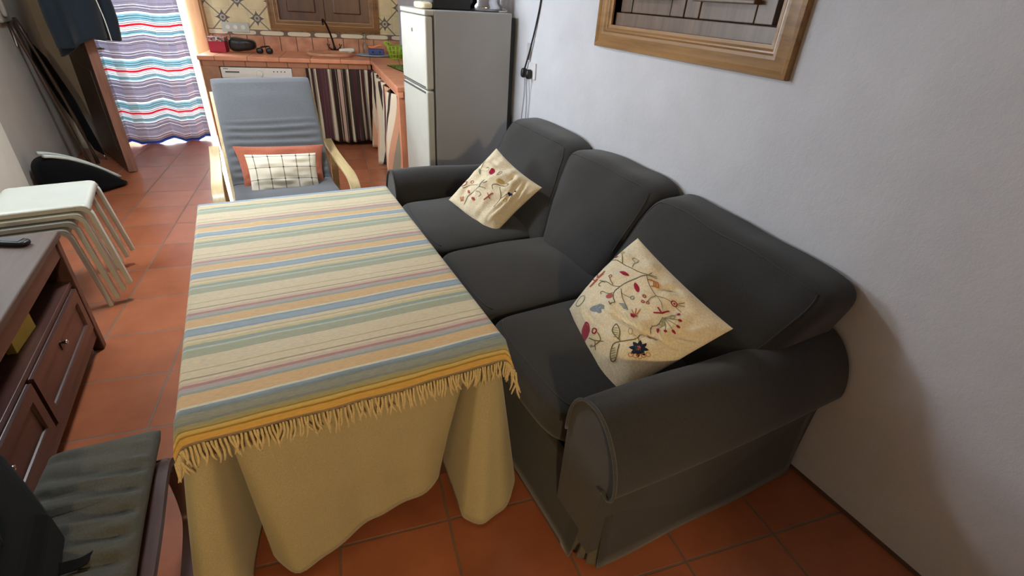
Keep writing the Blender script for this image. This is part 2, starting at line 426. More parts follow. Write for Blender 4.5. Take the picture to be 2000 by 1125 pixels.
# wooden jamb on the right of the doorway
mb = MB(); mb.box(-1.86, -1.70, KY-.05, KY+.005, .0, 2.2); mb.box(-1.845, -1.72, KY-.065, KY-.05, .0, 2.2)
mb.box(-1.86, -1.835, KY, KY+.27, 0, 2.15)
struct(mb.build('trim_doorway', m_jamb, rotz=-KA, bevel=.006))
# sunlit patio outside
mb = MB(); mb.box(-5.2, -.3, 9.6, 9.75, 0, 2.6, None)
struct(mb.build('wall_patio', M('patio_whitewash', (240, 238, 230), rough=.9), rotz=-KA))

# ---- niche with closed wooden shutters on the right wall
prof = [(-.0, 0), (0, .020), (.004, .026), (.014, .029), (.022, .024), (.026, .020), (.034, .022), (.060, .030), (.072, .028), (.078, .018), (.084, .018), (.092, .012), (.105, .010), (.105, -.045)]
fn = lambda a, b, h: (WR-h, a, b)
win = thing('window_shutters', 'moulded oak-framed niche with closed wooden shutters high on the wall above the sofa', 'window', (0, 0, 0))
mb = MB(); frame_sweep(mb, (WV0, WV1, WZ0, WZ1), prof, fn); mb.build('frame', m_frame, win, smooth=True, angle=25)
mb = MB(); mb.box(WR+.012, WR+.12, IV0, IV1, IZ0-.01, IZ0+.055); mb.build('sill_rail', m_shut, win, bevel=.003)
VM = 1.845
def shutter(v0, v1):
    leaf = MB(); leaf.box(WR+.035, WR+.060, v0, v1, IZ0+.058, IZ1)
    for a, b in ((v0, v0+.085), (v1-.085, v1)): leaf.box(WR+.028, WR+.05, a+.002, b-.002, IZ0+.058, IZ1)
    leaf.box(WR+.030, WR+.05, v0+.088, v1-.088, IZ0+.058, IZ0+.13)
    o = leaf.build('shutter', m_shut, win, bevel=.003)
    p = MB(); p.box(WR-.004, WR+.04, v0+.085, v1-.085, IZ0+.135, IZ1-.08)
    p.build('raised_panel', m_shut, o, bevel=.008, bseg=3)
    p = MB(); p.box(WR-.012, WR+.035, v0+.07, v1-.07, IZ0+.120, IZ0+.135); p.build('ledge', m_shut, o, bevel=.004)
    return o
shutter(IV0+.05, VM-.002); shutter(VM+.002, IV1-.012)
mb = MB(); mb.box(WR+.10, WR+.12, IV0, IV1, IZ0, IZ1); mb.build('backing', m_black, win)

# ---- side window (source of the daylight, out of frame)
sw = thing('window_side', 'white casement window in the left wall beside the stool stack', 'window', (0, 0, 0))
fs_ = lambda a, b, h: (WL+.02+h, a, b)
mb = MB(); frame_sweep(mb, (2.95, 4.3, 1.12, 2.3), [(0, -.03), (0, .03), (.05, .03), (.05, -.03)], fs_); mb.build('frame', m_white, sw)
mb = MB(); mb.box(WL-.01, WL+.05, 3.60, 3.65, 1.17, 2.25); mb.build('mullion', m_white, sw, bevel=.004)

# ---- kitchen window
kw = thing('window_kitchen', 'oak-framed window with dark panelled shutters above the sink', 'window', (0, 0, 0), -KA)
fnk = lambda a, b, h: (a, KY-h, b)
mb = MB(); frame_sweep(mb, (-1.078, .078, 1.116, 2.15), prof, fnk); mb.build('frame', m_frame_x, kw, smooth=True, angle=25)
mb = MB(); mb.box(-.98, -.02, KY+.062, KY+.075, 1.21, 2.06); mb.build('backing', m_black, kw)
for x0, x1 in ((-.975, -.502), (-.498, -.025)):
    lf = MB(); lf.box(x0, x1, KY+.03, KY+.06, 1.22, 2.05)
    o = lf.build('shutter', m_shut_k, kw, bevel=.003)
    p = MB(); p.box(x0+.09, x1-.09, KY+.008, KY+.035, 1.30, 1.97); p.build('raised_panel', m_shut_k, o, bevel=.012, bseg=3)

# ---- low reddish brown strip along the foot of the right wall
mb = MB(); mb.box(WR-.010, WR, -1.6, 6.6, 0, .012); struct(mb.build('baseboard_right', M('brown_foot_strip', (92, 66, 54), rough=.8)))
# ------------------------------------------------------------------ sofa
SU0, SU1 = .70, 1.665
sofa = thing('sofa', 'charcoal grey fabric three-seat sofa with rolled arms along the pale wall', 'sofa', (1.18, 1.75, 0))
OX, OY = 1.18, 1.75
def SL(u, v, z): return (u-OX, v-OY, z)
AIN, AFAR = .87, 2.80
mb = MB()
mb.box(SU0+.03-OX, SU1-OX, AIN-.1-OY, AFAR+.1-OY, .03, .34)
mb.box(1.50-OX, SU1-OX, AIN-.08-OY, AFAR+.10-OY, .3, .62)
mb.build('base', m_sofa, sofa, bevel=.02)
# rolled arm: (outward distance from the inner face, height)
armprof0 = [(0, .10), (0, .30), (0, .47), (.003, .53), (.015, .580), (.040, .618), (.075, .640), (.115, .646), (.155, .632), (.192, .600), (.222, .555), (.240, .505), (.247, .460), (.244, .432), (.232, .412), (.218, .412), (.207, .42), (.199, .40), (.194, .34), (.192, .25), (.192, .10)]
armprof = [(q.x, q.y) for q in smooth_path([(a, z, 0) for a, z in armprof0], 3)]
def arm(v0, sg, name='arm'):
    mb = MB(); n = len(armprof)
    def P(u, i):
        a, z = armprof[i]
        k = 1 + .03*math.sin((u-SU0)*4)
        zz = z
        if z > .44: zz = z + .010*math.sin(u*7+2)*(z-.44)/.2
        return SL(u, v0+sg*a*k, zz)
    us = [SU0-.012+ (SU1+.03-SU0)*j/24 for j in range(25)]
    V = [P(u, i) for u in us for i in range(n)]
    F = []
    for j in range(24):
        for i in range(n-1):
            q = (j*n+i, j*n+i+1, (j+1)*n+i+1, (j+1)*n+i); F.append(q if sg > 0 else q[::-1])
    mb.add(V, F)
    # front and back caps
    mb.add([P(us[0], i) for i in range(n)], [tuple(range(n))]); mb.add([P(us[-1], i) for i in range(n)], [tuple(range(n))])
    o = mb.build(name, m_sofa, sofa, smooth=True, angle=40)
    p = MB(); p.tube([Vector(P(SU0-.016, i)) for i in range(6, n-10)], .0055, 6); p.build('piping', m_seam, o, smooth=True)
    return o
arm(AIN, -1); arm(AFAR, 1)
# skirt with kick pleats
def skirt(path, name='skirt', z0=.012, z1=.34, flare=.03):
    mb = MB(); P = [Vector((x, y, 0)) for x, y in path]; n = len(P)
    V = []
    for j in range(9):
        t = j/8
        for i, p in enumerate(P):
            d = (P[min(i+1, n-1)]-P[max(i-1, 0)]).normalized(); nn = Vector((d.y, -d.x, 0))
            wv = .0025*math.sin(i*.45)*t
            V.append((p.x+nn.x*(flare*t**1.5+wv)-OX, p.y+nn.y*(flare*t**1.5+wv)-OY, z1+(z0-z1)*t))
    F = [(j*n+i, j*n+i+1, (j+1)*n+i+1, (j+1)*n+i) for j in range(8) for i in range(n-1)]
    mb.add(V, F); return mb.build(name, m_sofa, sofa, smooth=True, solid=.006)
yn = AIN-.185; yf = AFAR+.185
front = [(SU0+.01, yf-(yf-yn-.05)*i/40) for i in range(41)]
skirt(front, flare=.045)
side = [(SU0+.03+(SU1-SU0-.04)*i/26, yn) for i in range(27)]
skirt(side, z1=.42, flare=.02)
sidef = [(SU1-(SU1-SU0-.04)*i/26, yf) for i in range(27)]
skirt(sidef, z1=.42, flare=.02)
# inverted pleat at the front corners: folded lining wedges
for yy, sg in ((yn, 1), (yf, -1)):
    mb = MB()
    ap = Vector(SL(SU0+.02, yy+sg*.01, .30))
    pts = [(-.045, .085), (-.012, .055), (-.03, .040), (0.0, .022), (-.012, .008), (.02, -.012)]
    for k in range(len(pts)-1):
        a = Vector(SL(SU0+.02+pts[k][0], yy+sg*pts[k][1], .012)); b = Vector(SL(SU0+.02+pts[k+1][0], yy+sg*pts[k+1][1], .012))
        mb.add([ap, a, b], [(0, 1, 2)])
    mb.build('corner_pleat', m_sofa_lin, sofa, solid=.004)
# seat cushions
def edge_path(f, h, m, pts):
    out = []
    for q in pts:
        mx = max(abs(c) for c in q); nm = sum(abs(c)**m for c in q)**(1/m); q2 = Vector(q)*(mx/nm)
        out.append(f(q2, Vector((q2.x*h[0], q2.y*h[1], q2.z*h[2]))))
    return out
def seat(v0, v1, u0=SU0-.02, u1=1.47, seed=0):
    c = ((u0+u1)/2-OX, (v0+v1)/2-OY, .42); h = ((u1-u0)/2, (v1-v0)/2-.002, .085)
    def f(q, p):
        cr = (1-q.x*q.x)*(1-q.y*q.y)
        if q.z > 0: p.z += .035*cr+.010*nz((p.x, p.y, 0), 4, seed)
        if q.x < -.6: p.x -= .018*(1-q.y**2)
        return p
    mb = MB(); mb.soft(c, h, 7, 18, f); o = mb.build('seat_cushion', m_sofa, sofa, smooth=True)
    pts = edge_path(f, h, 7, [(-1, k/14, 1) for k in range(-14, 15)])
    mp_ = MB(); mp_.tube([(q[0]+c[0], q[1]+c[1], q[2]+c[2]) for q in pts], .0034, 6); mp_.build('piping', m_sofa, o, smooth=True)
    return o
seat(AIN+.002, 1.475, seed=1); seat(1.475, 2.09, seed=2); seat(2.09, AFAR-.002, seed=3)
# back cushions, leaning on the back, overlapping the arms at the ends
def backc(vb0, vb1, vt0, vt1, seed, ztop=.895, lean=.36, u0=1.17, th=.098, zb=.46, tilt=0):
    hz = (ztop-zb)/2; cz = (ztop+zb)/2; cy = (vb0+vb1+vt0+vt1)/4
    def f(q, p):
        t = (q.z+1)/2; a0 = vb0+(vt0-vb0)*t; a1 = vb1+(vt1-vb1)*t
        p.y = (a0+a1)/2-cy+q.y*(a1-a0+.012)/2
        bulge = .030*(1-q.y**2)*(1-(q.z*.9)**2)
        if q.x < 0: p.x -= bulge
        p.x += .010*nz((p.x, p.y*1.0, p.z), 5, seed)+.004*nz((p.x, p.y*3, p.z*1.2), 6, seed+2)*(1-q.x)/2
        p.x -= .007*max(0, nz((0, (p.y+p.z)*2.2, (p.y-p.z)*.5), 4, seed+9))*t*(1-q.x)/2
        p.z += .012*nz((p.y, p.x, 0), 4, seed+5)*t - .018*t*(abs(q.y)**6)
        p.x += .005*math.sin(p.y*60+seed)*max(0, t-.75)*3*abs(q.y)
        fx = (q.x+1)/2
        p.x = p.x*(1-fx)+lean*t*(1-fx)+(1.690-u0-th)*fx
        p.z -= tilt*t*(1-q.y)/2*1.2
        vv = p.y+cy; over = max(0.0, (AIN-.025-vv)/.04, (vv-(AFAR+.025))/.04)
        lim = .605-cz
        if over > 0 and p.z < lim: p.z += (lim-p.z)*min(1, over)
        return p
    mb = MB(); mb.soft((0, 0, 0), (th, .3, hz+.01), 8, 24, f)
    mb.v = [(x+u0+th-OX, y+cy-OY, z+cz) for x, y, z in mb.v]
    o = mb.build('back_cushion', m_sofa, sofa, smooth=True)
    pts = edge_path(f, (th, .3, hz+.01), 8, [(-1, -1, k/10) for k in range(-2, 10)]+[(-1, k/16, 1) for k in range(-16, 17)]+[(-1, 1, k/10) for k in range(9, -3, -1)])
    mp_ = MB(); mp_.tube([(x+u0+th-OX, y+cy-OY, z+cz) for x, y, z in pts], .0034, 6); mp_.build('piping', m_sofa, o, smooth=True)
    return o
backc(1.98, 2.82, 2.31, 3.05, 11, ztop=.90); backc(1.53, 1.99, 1.575, 2.32, 12, ztop=.89); backc(.80, 1.55, .71, 1.585, 13, ztop=.88, tilt=.035)

# ------------------------------------------------------------------ cushions with embroidery
class Pillow:
    """corners in order A (bottom) B (right) C (top) D (left) seen from the front; normal towards the viewer"""
    def __init__(s, A, B, C_, D, th, seed=0, pinch=.07, wr=.010, pw=.55, pins=None, creases=()):
        s.pins = pins or (pinch,)*4; s.creases = creases     # pinch of the edges x=-1, x=+1, y=-1, y=+1
        s.A, s.B, s.C, s.D = map(Vector, (A, B, C_, D)); s.th = th; s.seed = seed; s.pinch = pinch; s.wr = wr; s.pw = pw
        s.n = (s.B-s.A).cross(s.D-s.A).normalized()
    def P(s, x, y, side=1, off=0.0):
        # x,y in [-1,1]; edges bow inwards between the corners
        px0, px1, py0, py1 = s.pins
        a = x*(1-(px0+(px1-px0)*(x+1)/2)*(1-y*y)); b = y*(1-(py0+(py1-py0)*(y+1)/2)*(1-x*x))
        u, v = (a+1)/2, (b+1)/2
        base = s.A*(1-u)*(1-v)+s.B*u*(1-v)+s.C*u*v+s.D*(1-u)*v
        e = max(0, (1-x*x)*(1-y*y)); h = s.th*e**s.pw
        wv = s.wr*(nz((x*1.3, y*3.2, side), 1.6, s.seed)+.6*nz((x*4, y*1.5, side), 1.4, s.seed+3))*min(1, e*3)
        if side > 0:
            for pts, dep, wid in s.creases:
                d = 9; tt = 0
                for i in range(len(pts)-1):
                    ax, ay = pts[i]; bx, by = pts[i+1]; L2 = (bx-ax)**2+(by-ay)**2
                    k = max(0, min(1, ((x-ax)*(bx-ax)+(y-ay)*(by-ay))/L2)); dd = math.hypot(x-ax-k*(bx-ax), y-ay-k*(by-ay))
                    if dd < d: d = dd; tt = (i+k)/(len(pts)-1)
                g = math.sin(math.pi*min(1, max(0, tt*.8+.15)))
                g *= min(1, max(0, (1-x*x)*(1-y*y))*6)
                wv += -dep*g*math.exp(-(d/wid)**2)+dep*.7*g*math.exp(-((d-wid*2)/(wid*1.2))**2)
        return base+s.n*side*(h+off)+s.n*wv
    def build(s, name, mat, label, cat, N=64, **kw):
        mb = MB(); g = [math.sin((2*i/(N-1)-1)*math.pi/2) for i in range(N)]
        f = lambda i, sd: [s.P(g[a], g[b], sd) for b in range(N) for a in range(N)]
        q = [(b*N+a, b*N+a+1, (b+1)*N+a+1, (b+1)*N+a) for b in range(N-1) for a in range(N-1)]
        c = (s.A+s.B+s.C+s.D)/4
        c0 = Vector((c.x, c.y, min(s.A.z, s.B.z, s.C.z, s.D.z)))
        uv = [((g[a]+1)/2, (g[b]+1)/2) for b in range(N) for a in range(N)]
        mb.add([p-c0 for p in f(0, 1)], q, uv); mb.add([p-c0 for p in f(0, -1)], [x[::-1] for x in q], uv)
        o = mb.build(name, mat, None, loc=c0, smooth=True)
        tag(o, label, cat, **kw); s.o = o; s.c0 = c0
        return o
def homography(px):
    """px of A,B,C,D -> maps image pixel to (-1..1)^2"""
    dst = [(-1, -1), (1, -1), (1, 1), (-1, 1)]; Am = []; bv = []
    for (x, y), (u, v) in zip(px, dst):
        Am.append([x, y, 1, 0, 0, 0, -u*x, -u*y]); bv.append(u)
        Am.append([0, 0, 0, x, y, 1, -v*x, -v*y]); bv.append(v)
    h = np.linalg.solve(np.array(Am, float), np.array(bv, float))
    def f(p):
        x, y = p; d = h[6]*x+h[7]*y+1
        return ((h[0]*x+h[1]*y+h[2])/d, (h[3]*x+h[4]*y+h[5])/d)
    return f
THREADS = {k: fabric('thread_'+k, c, weave=700, bump=.1) for k, c in dict(red=(158, 30, 62), rose=(176, 92, 84), orange=(198, 122, 60), olive=(112, 108, 76), grey=(96, 94, 96), blue=(40, 52, 84), sky=(132, 144, 152), gold=(196, 166, 104), sage=(140, 150, 124), navy=(30, 42, 62)).items()}
TK = list(THREADS)
class Emb:
    def __init__(s, pil, H): s.p = pil; s.H = H; s.mb = MB()
    def pt(s, q, off=.0016):
        x, y = s.H(q); x *= .95; y *= .93 if y > 0 else .97; x = max(-.97, min(.97, x)); y = max(-.97, min(.97, y))
        return s.p.P(x, y, 1, off)-s.p.c0
    def line(s, pts, col, wd=1.6, n=5):
        s.mb.cur = TK.index(col)
        P2 = [(v.x, v.y) for v in smooth_path([(a, b, 0) for a, b in pts], n)] if len(pts) > 2 else [(pts[0][0]+(pts[1][0]-pts[0][0])*k/6, pts[0][1]+(pts[1][1]-pts[0][1])*k/6) for k in range(7)]
        V = []
        for i, p in enumerate(P2):
            a = P2[max(i-1, 0)]; b = P2[min(i+1, len(P2)-1)]; dx, dy = b[0]-a[0], b[1]-a[1]; L = math.hypot(dx, dy) or 1
            ox, oy = -dy/L*wd/2, dx/L*wd/2
            V += [s.pt((p[0]-ox, p[1]-oy)), s.pt((p[0], p[1]), .003), s.pt((p[0]+ox, p[1]+oy))]
        F = []
        for i in range(len(P2)-1):
            for k in (0, 1): F.append((i*3+k, i*3+k+1, i*3+k+4, i*3+k+3))
        s.mb.add(V, F)
    def blob(s, c, rx, ry, ang, col, n=16, shape=None):
        s.mb.cur = TK.index(col); V = [s.pt(c, .0032)]; ca, sa = math.cos(rad(ang)), math.sin(rad(ang))
        for rr in (.5, 1):
            for k in range(n):
                t = 2*math.pi*k/n; m = shape(t) if shape else 1
                x, y = rx*math.cos(t)*m*rr, ry*math.sin(t)*m*rr
                V.append(s.pt((c[0]+x*ca-y*sa, c[1]+x*sa+y*ca), .0028 if rr < 1 else .0014))
        F = [(0, 1+k, 1+(k+1) % n) for k in range(n)]+[(1+k, 1+n+k, 1+n+(k+1) % n, 1+(k+1) % n) for k in range(n)]
        s.mb.add(V, F)
    def leaf(s, c, L, W, ang, col): s.blob(c, L, W, ang, col, 16, lambda t: 1-.10*abs(math.sin(2*t)))
    def ring(s, c, r, col, wd=1.4, ry=None, ang=0):
        ca, sa = math.cos(rad(ang)), math.sin(rad(ang)); ry = ry or r
        s.line([(c[0]+r*math.cos(t)*ca-ry*math.sin(t)*sa, c[1]+r*math.cos(t)*sa+ry*math.sin(t)*ca) for t in [2*math.pi*k/9 for k in range(10)]], col, wd, 3)
    def done(s):
        o = s.mb.build('embroidery', [THREADS[k] for k in TK], s.p.o, smooth=False)
        o['label'] = 'coloured floral embroidery'; return o

# near pillow
_h = homography([(1190, 800), (1430, 642), (1245, 468), (1115, 603)])
_c = lambda L: [_h((1090+x/3.308, 450+y/3.308)) for x, y in L]
PN = Pillow((.885, .915, .475), (1.235, .815, .73), (1.20, 1.278, .845), (.975, 1.335, .55), .085, seed=2, pinch=.06, wr=.014, pins=(-.02, .05, .02, -.04), creases=[(_c([(300, 560), (400, 650), (560, 760), (700, 830), (880, 870)]), .026, .045), (_c([(190, 560), (240, 650), (320, 720)]), .015, .04), (_c([(720, 760), (850, 770), (980, 740)]), .014, .05), (_c([(640, 420), (760, 400)]), .012, .04)])
PN.build('embroidered_cushion', m_cream, 'large cream cushion with vine embroidery and a navy star flower, against the near sofa arm', 'cushion', group='embroidered cushions on the sofa')
e = Emb(PN, homography([(1190, 800), (1430, 642), (1245, 468), (1115, 603)]))
Z1 = lambda x, y: (1090+x/3.308, 450+y/3.308)
def zl(pts, col, wd=1.7): e.line([Z1(*p) for p in pts], col, wd)
zl([(310, 215), (365, 230), (418, 262), (480, 300), (530, 320), (578, 330)], 'olive'); zl([(578, 330), (490, 375), (400, 435), (360, 475), (358, 520), (368, 555), (345, 572), (338, 555)], 'olive')
zl([(578, 330), (600, 298)], 'olive', 1.2); zl([(578, 330), (628, 318)], 'olive', 1.2); zl([(578, 330), (630, 334)], 'olive', 1.2)
zl([(418, 262), (424, 225), (418, 190)], 'olive', 1.4); e.blob(Z1(420, 172), 4.5, 4.5, 0, 'gold'); e.leaf(Z1(380, 205), 4.5, 2.4, -20, 'red')
zl([(480, 290), (490, 255), (510, 238), (512, 212), (490, 205), (480, 220), (495, 238)], 'sage', 1.2)
zl([(400, 435), (355, 425), (315, 400), (275, 380)], 'olive', 1.3); zl([(355, 420), (345, 395), (340, 375)], 'olive', 1.2); e.ring(Z1(345, 365), 3, 'rose')
zl([(310, 405), (290, 392), (270, 400), (268, 415), (280, 418)], 'olive', 1.2); zl([(360, 475), (320, 470), (290, 455), (275, 460), (280, 472)], 'olive', 1.2)
e.blob(Z1(330, 493), 7, 6.5, 10, 'rose'); e.leaf(Z1(428, 340), 9.5, 4.2, 22, 'red'); e.leaf(Z1(500, 438), 11, 4.8, 76, 'red')
for a, b in (((265, 365), (310, 320)), ((262, 370), (212, 415)), ((262, 362), (262, 335)), ((250, 385), (232, 365)), ((270, 360), (300, 340))): zl([a, b], 'rose', 2.6)
zl([(570, 340), (575, 385), (590, 430), (618, 480)], 'grey', 1.2)
for dx in (0, 14, 28): zl([(575+dx, 370), (605+dx, 365+dx*.2), (608+dx, 410), (590+dx*.6, 415)], 'orange', 2.4)
zl([(618, 480), (585, 505), (560, 540)], 'olive', 1.2); zl([(618, 480), (670, 490), (715, 508)], 'olive', 1.2)
for c in ((546, 500), (535, 540), (565, 546)): e.ring(Z1(*c), 2.7, 'red', 1.6)
e.ring(Z1(735, 516), 5.5, 'red', 2.2); e.blob(Z1(735, 516), 2, 2, 0, 'red'); zl([(755, 512), (805, 490)], 'olive', 1.3); zl([(758, 518), (805, 520)], 'olive', 1.3); zl([(740, 535), (780, 575)], 'olive', 1.3)
zl([(625, 485), (650, 530), (658, 580)], 'sage', 1.2); zl([(405, 455), (412, 520), (430, 570), (440, 600)], 'grey', 1.1); zl([(412, 490), (455, 512)], 'grey', 1); e.ring(Z1(470, 514), 3.6, 'sky', 1.6)
for k in range(4): zl([(392+k*8, 560+k*12), (425+k*4, 565+k*12), (432+k*4, 580+k*10)], 'sky', 2.2)
for a, b in (((650, 610), (628, 572)), ((650, 610), (600, 617)), ((650, 610), (697, 578)), ((650, 612), (668, 600))): zl([a, b], 'red', 3)
e.blob(Z1(258, 565), 13, 7, -15, 'sky'); e.blob(Z1(268, 590), 7, 4, 60, 'sky')
for a, b in (((480, 640), (465, 600)), ((485, 640), (492, 592)), ((490, 642), (518, 600))): zl([a, b], 'orange', 1.8)
e.blob(Z1(483, 655), 7, 6, 0, 'red', shape=lambda t: 1-.25*abs(math.cos(3*t)))
zl([(658, 640), (625, 695), (565, 750), (500, 795), (440, 808), (385, 812)], 'olive', 1.9)
zl([(390, 808), (360, 770), (345, 735), (352, 705), (375, 702), (388, 740), (382, 790), (388, 808)], 'olive', 1.8); zl([(388, 812), (350, 825), (328, 870), (330, 925), (350, 930), (372, 890), (385, 830)], 'olive', 1.8)
for k in range(5): zl([(352, 715+k*16), (378, 722+k*16)], 'sage', 1.4); zl([(332, 850+k*16), (362, 855+k*14)], 'sage', 1.4)
zl([(498, 800), (500, 825)], 'olive', 1.5)
e.blob(Z1(500, 872), 18.5, 18.5, 10, 'navy', 32, lambda t: .60+.40*abs(((t*8/(2*math.pi)) % 1)-.5)*2)
e.blob(Z1(500, 870), 7.5, 7.5, 0, 'rose'); 
for k in (-1, 0, 1): zl([(492+k*12, 852), (500+k*12, 890)], 'gold', 1.2)
e.blob(Z1(180, 690), 10.5, 14, 8, 'red', 20); e.ring(Z1(243, 722), 4, 'red', 2.2)
zl([(262, 735), (272, 780), (225, 800)], 'olive', 1.4); zl([(205, 745), (235, 770), (272, 785), (290, 792)], 'olive', 1.3); zl([(240, 770), (235, 825)], 'olive', 1.2); e.leaf(Z1(212, 790), 4, 2, 30, 'sage')
e.ring(Z1(456, 758), 4.5, 'gold', 1.6); zl([(470, 775), (490, 790)], 'gold', 1.2)
for k in range(6):
    a = rad(-25+k*27); zl([(665, 645), (665+115*math.cos(a)*.9, 645+110*math.sin(a))], 'sage', 1.4)
    e.leaf(Z1(665+118*math.cos(a)*.9, 645+115*math.sin(a)), 4.6, 3.4, -25+k*27, 'red')
e.ring(Z1(720, 628), 5, 'sage', 1.5); e.ring(Z1(650, 690), 5, 'sage', 1.3)
zl([(150, 460), (180, 470), (175, 500), (145, 525), (120, 500), (150, 462)], 'sage', 1.3); zl([(345, 185), (320, 205), (290, 240), (270, 250)], 'sky', 4)
for k in range(5): e.ring(Z1(450+k*26, 925-abs(k-2)*6), 4, 'orange', 1.1)
e.done()

# far pillow
PF = Pillow((1.030, 2.186, .478), (1.313, 2.185, .722), (1.205, 2.54, .845), (.915, 2.535, .575), .075, seed=9, pinch=.07, wr=.016, pins=(.02, .08, .06, .03), creases=[([(-.7, -.62), (0, -.72), (.8, -.5)], .008, .04), ([(-.2, -.85), (.4, -.8), (.9, -.62)], .007, .035), ([(.3, -.35), (.9, -.2)], .007, .05), ([(.2, .9), (.45, .3)], .008, .06), ([(.55, .8), (.7, .2)], .007, .05)])
PF.build('embroidered_cushion', m_cream, 'cream cushion with pale floral embroidery and one crimson oval, against the far sofa arm', 'cushion', group='embroidered cushions on the sofa')
e = Emb(PF, homography([(962, 463), (1060, 372), (966, 286), (878, 400)]))
Z1 = lambda x, y: (860+x/5.359, 270+y/5.359)
e.blob(Z1(573, 435), 6.4, 8, 20, 'red', 20); e.blob(Z1(778, 693), 5, 4.6, 0, 'blue', 16, lambda t: .75+.25*abs(math.cos(3*t))); e.blob(Z1(827, 648), 2, 2, 0, 'blue')
for p, c, wd in (([(385, 395), (430, 360), (480, 300)], 'sage', 1.2), ([(260, 780), (330, 700), (400, 660), (440, 635), (520, 655)], 'sage', 1.2), ([(440, 635), (470, 600), (490, 545)], 'sky', 2), ([(490, 600), (530, 570)], 'sky', 1.6),
                 ([(670, 625), (678, 690), (670, 745), (640, 780), (600, 830)], 'olive', 1.2), ([(595, 655), (590, 615), (640, 600), (680, 605), (740, 605), (770, 580), (740, 570)], 'olive', 1.3), ([(670, 745), (720, 715), (750, 700)], 'olive', 1),
                 ([(410, 680), (450, 690), (465, 720), (440, 735)], 'olive', 1), ([(640, 490), (670, 430), (695, 425), (690, 460), (650, 490)], 'sage', 1.2), ([(495, 380), (530, 385), (520, 420), (500, 430)], 'olive', 1),
                 ([(240, 540), (280, 550), (260, 580), (220, 600)], 'rose', 1.6), ([(500, 770), (540, 740), (600, 700)], 'rose', 2.2), ([(540, 700), (560, 755)], 'rose', 2), ([(270, 600), (330, 590), (420, 610)], 'sage', 1), ([(240, 620), (300, 590)], 'sage', 1), ([(700, 770), (725, 740), (735, 770), (715, 780)], 'gold', 1.5)):
    e.line([Z1(*q) for q in p], c, wd)
e.leaf(Z1(315, 665), 5, 2.4, 60, 'rose'); e.leaf(Z1(378, 748), 5, 2.6, 35, 'rose'); e.leaf(Z1(420, 430), 8, 2.6, 80, 'sage'); e.blob(Z1(680, 560), 8, 5, 0, 'gold'); e.ring(Z1(340, 555), 3, 'rose', 1.2)
for k in range(4): e.line([Z1(210+k*14, 700), Z1(225+k*10, 745)], 'orange', 1.3)
e.done()

# ------------------------------------------------------------------ table with its two cloths
TU0, TU1, TV0, TV1, TZ = -.270, .530, 1.055, 2.395, .735
tb = thing('dining_table', 'rectangular table hidden under a floor-length beige cloth beside the sofa', 'table', ((TU0+TU1)/2, (TV0+TV1)/2, 0))
cx, cy = (TU0+TU1)/2, (TV0+TV1)/2
mb = MB(); mb.box(TU0-cx, TU1-cx, TV0-cy, TV1-cy, TZ-.03, TZ-.004); mb.build('tabletop', m_bench, tb, bevel=.012)
for sx in (-1, 1):
    for sy in (-1, 1):
        mb = MB(); X = sx*.28; Y = sy*.48; mb.box(X-.025, X+.025, Y-.025, Y+.025, 0, TZ-.03); mb.build('leg', m_bench, tb, bevel=.004)
# under cloth: (top point, bottom point, hem height)
def rr(u0, u1, v0, v1): return u0, u1, v0, v1
ctl = [  # top u, top v, bottom u, bottom v, hem z
 (TU0, 2.39, -.305, 2.44, .03), (TU0, 2.0, -.300, 2.02, .04), (TU0, 1.7, -.310, 1.70, .04), (TU0, 1.40, -.300, 1.42, .04), (TU0, 1.20, -.325, 1.24, .03),
 (TU0, 1.10, -.385, 1.10, .015), (TU0, TV0+.02, -.400, 1.00, .01), (TU0+.02, TV0, -.345, .955, .01), (TU0+.035, TV0, -.275, .99, .015), (TU0+.055, TV0, -.245, 1.12, .04), (TU0+.068, TV0+.006, -.205, 1.26, .05),
 (TU0+.075, TV0, -.192, 1.12, .03), (TU0+.10, TV0, -.140, 1.045, .02), (TU0+.22, TV0, -.05, 1.05, .03), (TU0+.32, TV0, .06, 1.085, .055), (TU0+.42, TV0, .15, 1.10, .07), (TU0+.52, TV0, .25, 1.105, .08), (TU1-.16, TV0, .335, 1.12, .09),
 (TU1-.072, TV0, .380, 1.19, .09), (TU1-.060, TV0+.010, .408, 1.34, .08), (TU1-.050, TV0, .402, 1.10, .04), (TU1-.038, TV0, .405, 1.00, .02), (TU1-.022, TV0, .455, .965, .012), (TU1-.01, TV0, .53, .975, .015),
 (TU1, TV0+.02, .60, 1.02, .03), (TU1, TV0+.06, .635, 1.09, .05), (TU1, TV0+.12, .60, 1.20, .06), (TU1, 1.35, .565, 1.40, .05), (TU1, 1.7, .57, 1.72, .04), (TU1, 2.1, .56, 2.10, .04), (TU1, 2.39, .575, 2.43, .03), (TU1-.1, TV1, .46, 2.44, .04), (.13, TV1, .13, 2.42, .05), (TU0+.1, TV1, -.17, 2.44, .04)]
path = smooth_path([c[:3] for c in ctl+[ctl[0]]], 5); path2 = smooth_path([c[2:5] for c in ctl+[ctl[0]]], 5)
n = len(path)-1
mb = MB(); V = []; NJ = 26
for j in range(NJ+1):
    t = j/NJ
    for i in range(n):
        tp, bp = path[i], path2[i]; e1 = t**.9
        tu, tv = ctl_t = (tp.x, tp.y)
        u = tu+(bp.x-tu)*e1; v = tv+(bp.y-tv)*e1
        q = .0045*math.sin(i*.9)*t
        V.append((u-cx+q*.3, v-cy+q, TZ+(bp.z-TZ)*t))
F = [(j*n+i, (j+1)*n+i, (j+1)*n+(i+1) % n, j*n+(i+1) % n) for j in range(NJ) for i in range(n)]
mb.add(V, F); mb.add([(p.x-cx, p.y-cy, TZ) for p in path[:n]], [tuple(range(n))])
uc = mb.build('tablecloth', m_beige, None, loc=(cx, cy, 0), smooth=True, angle=60, solid=.003)
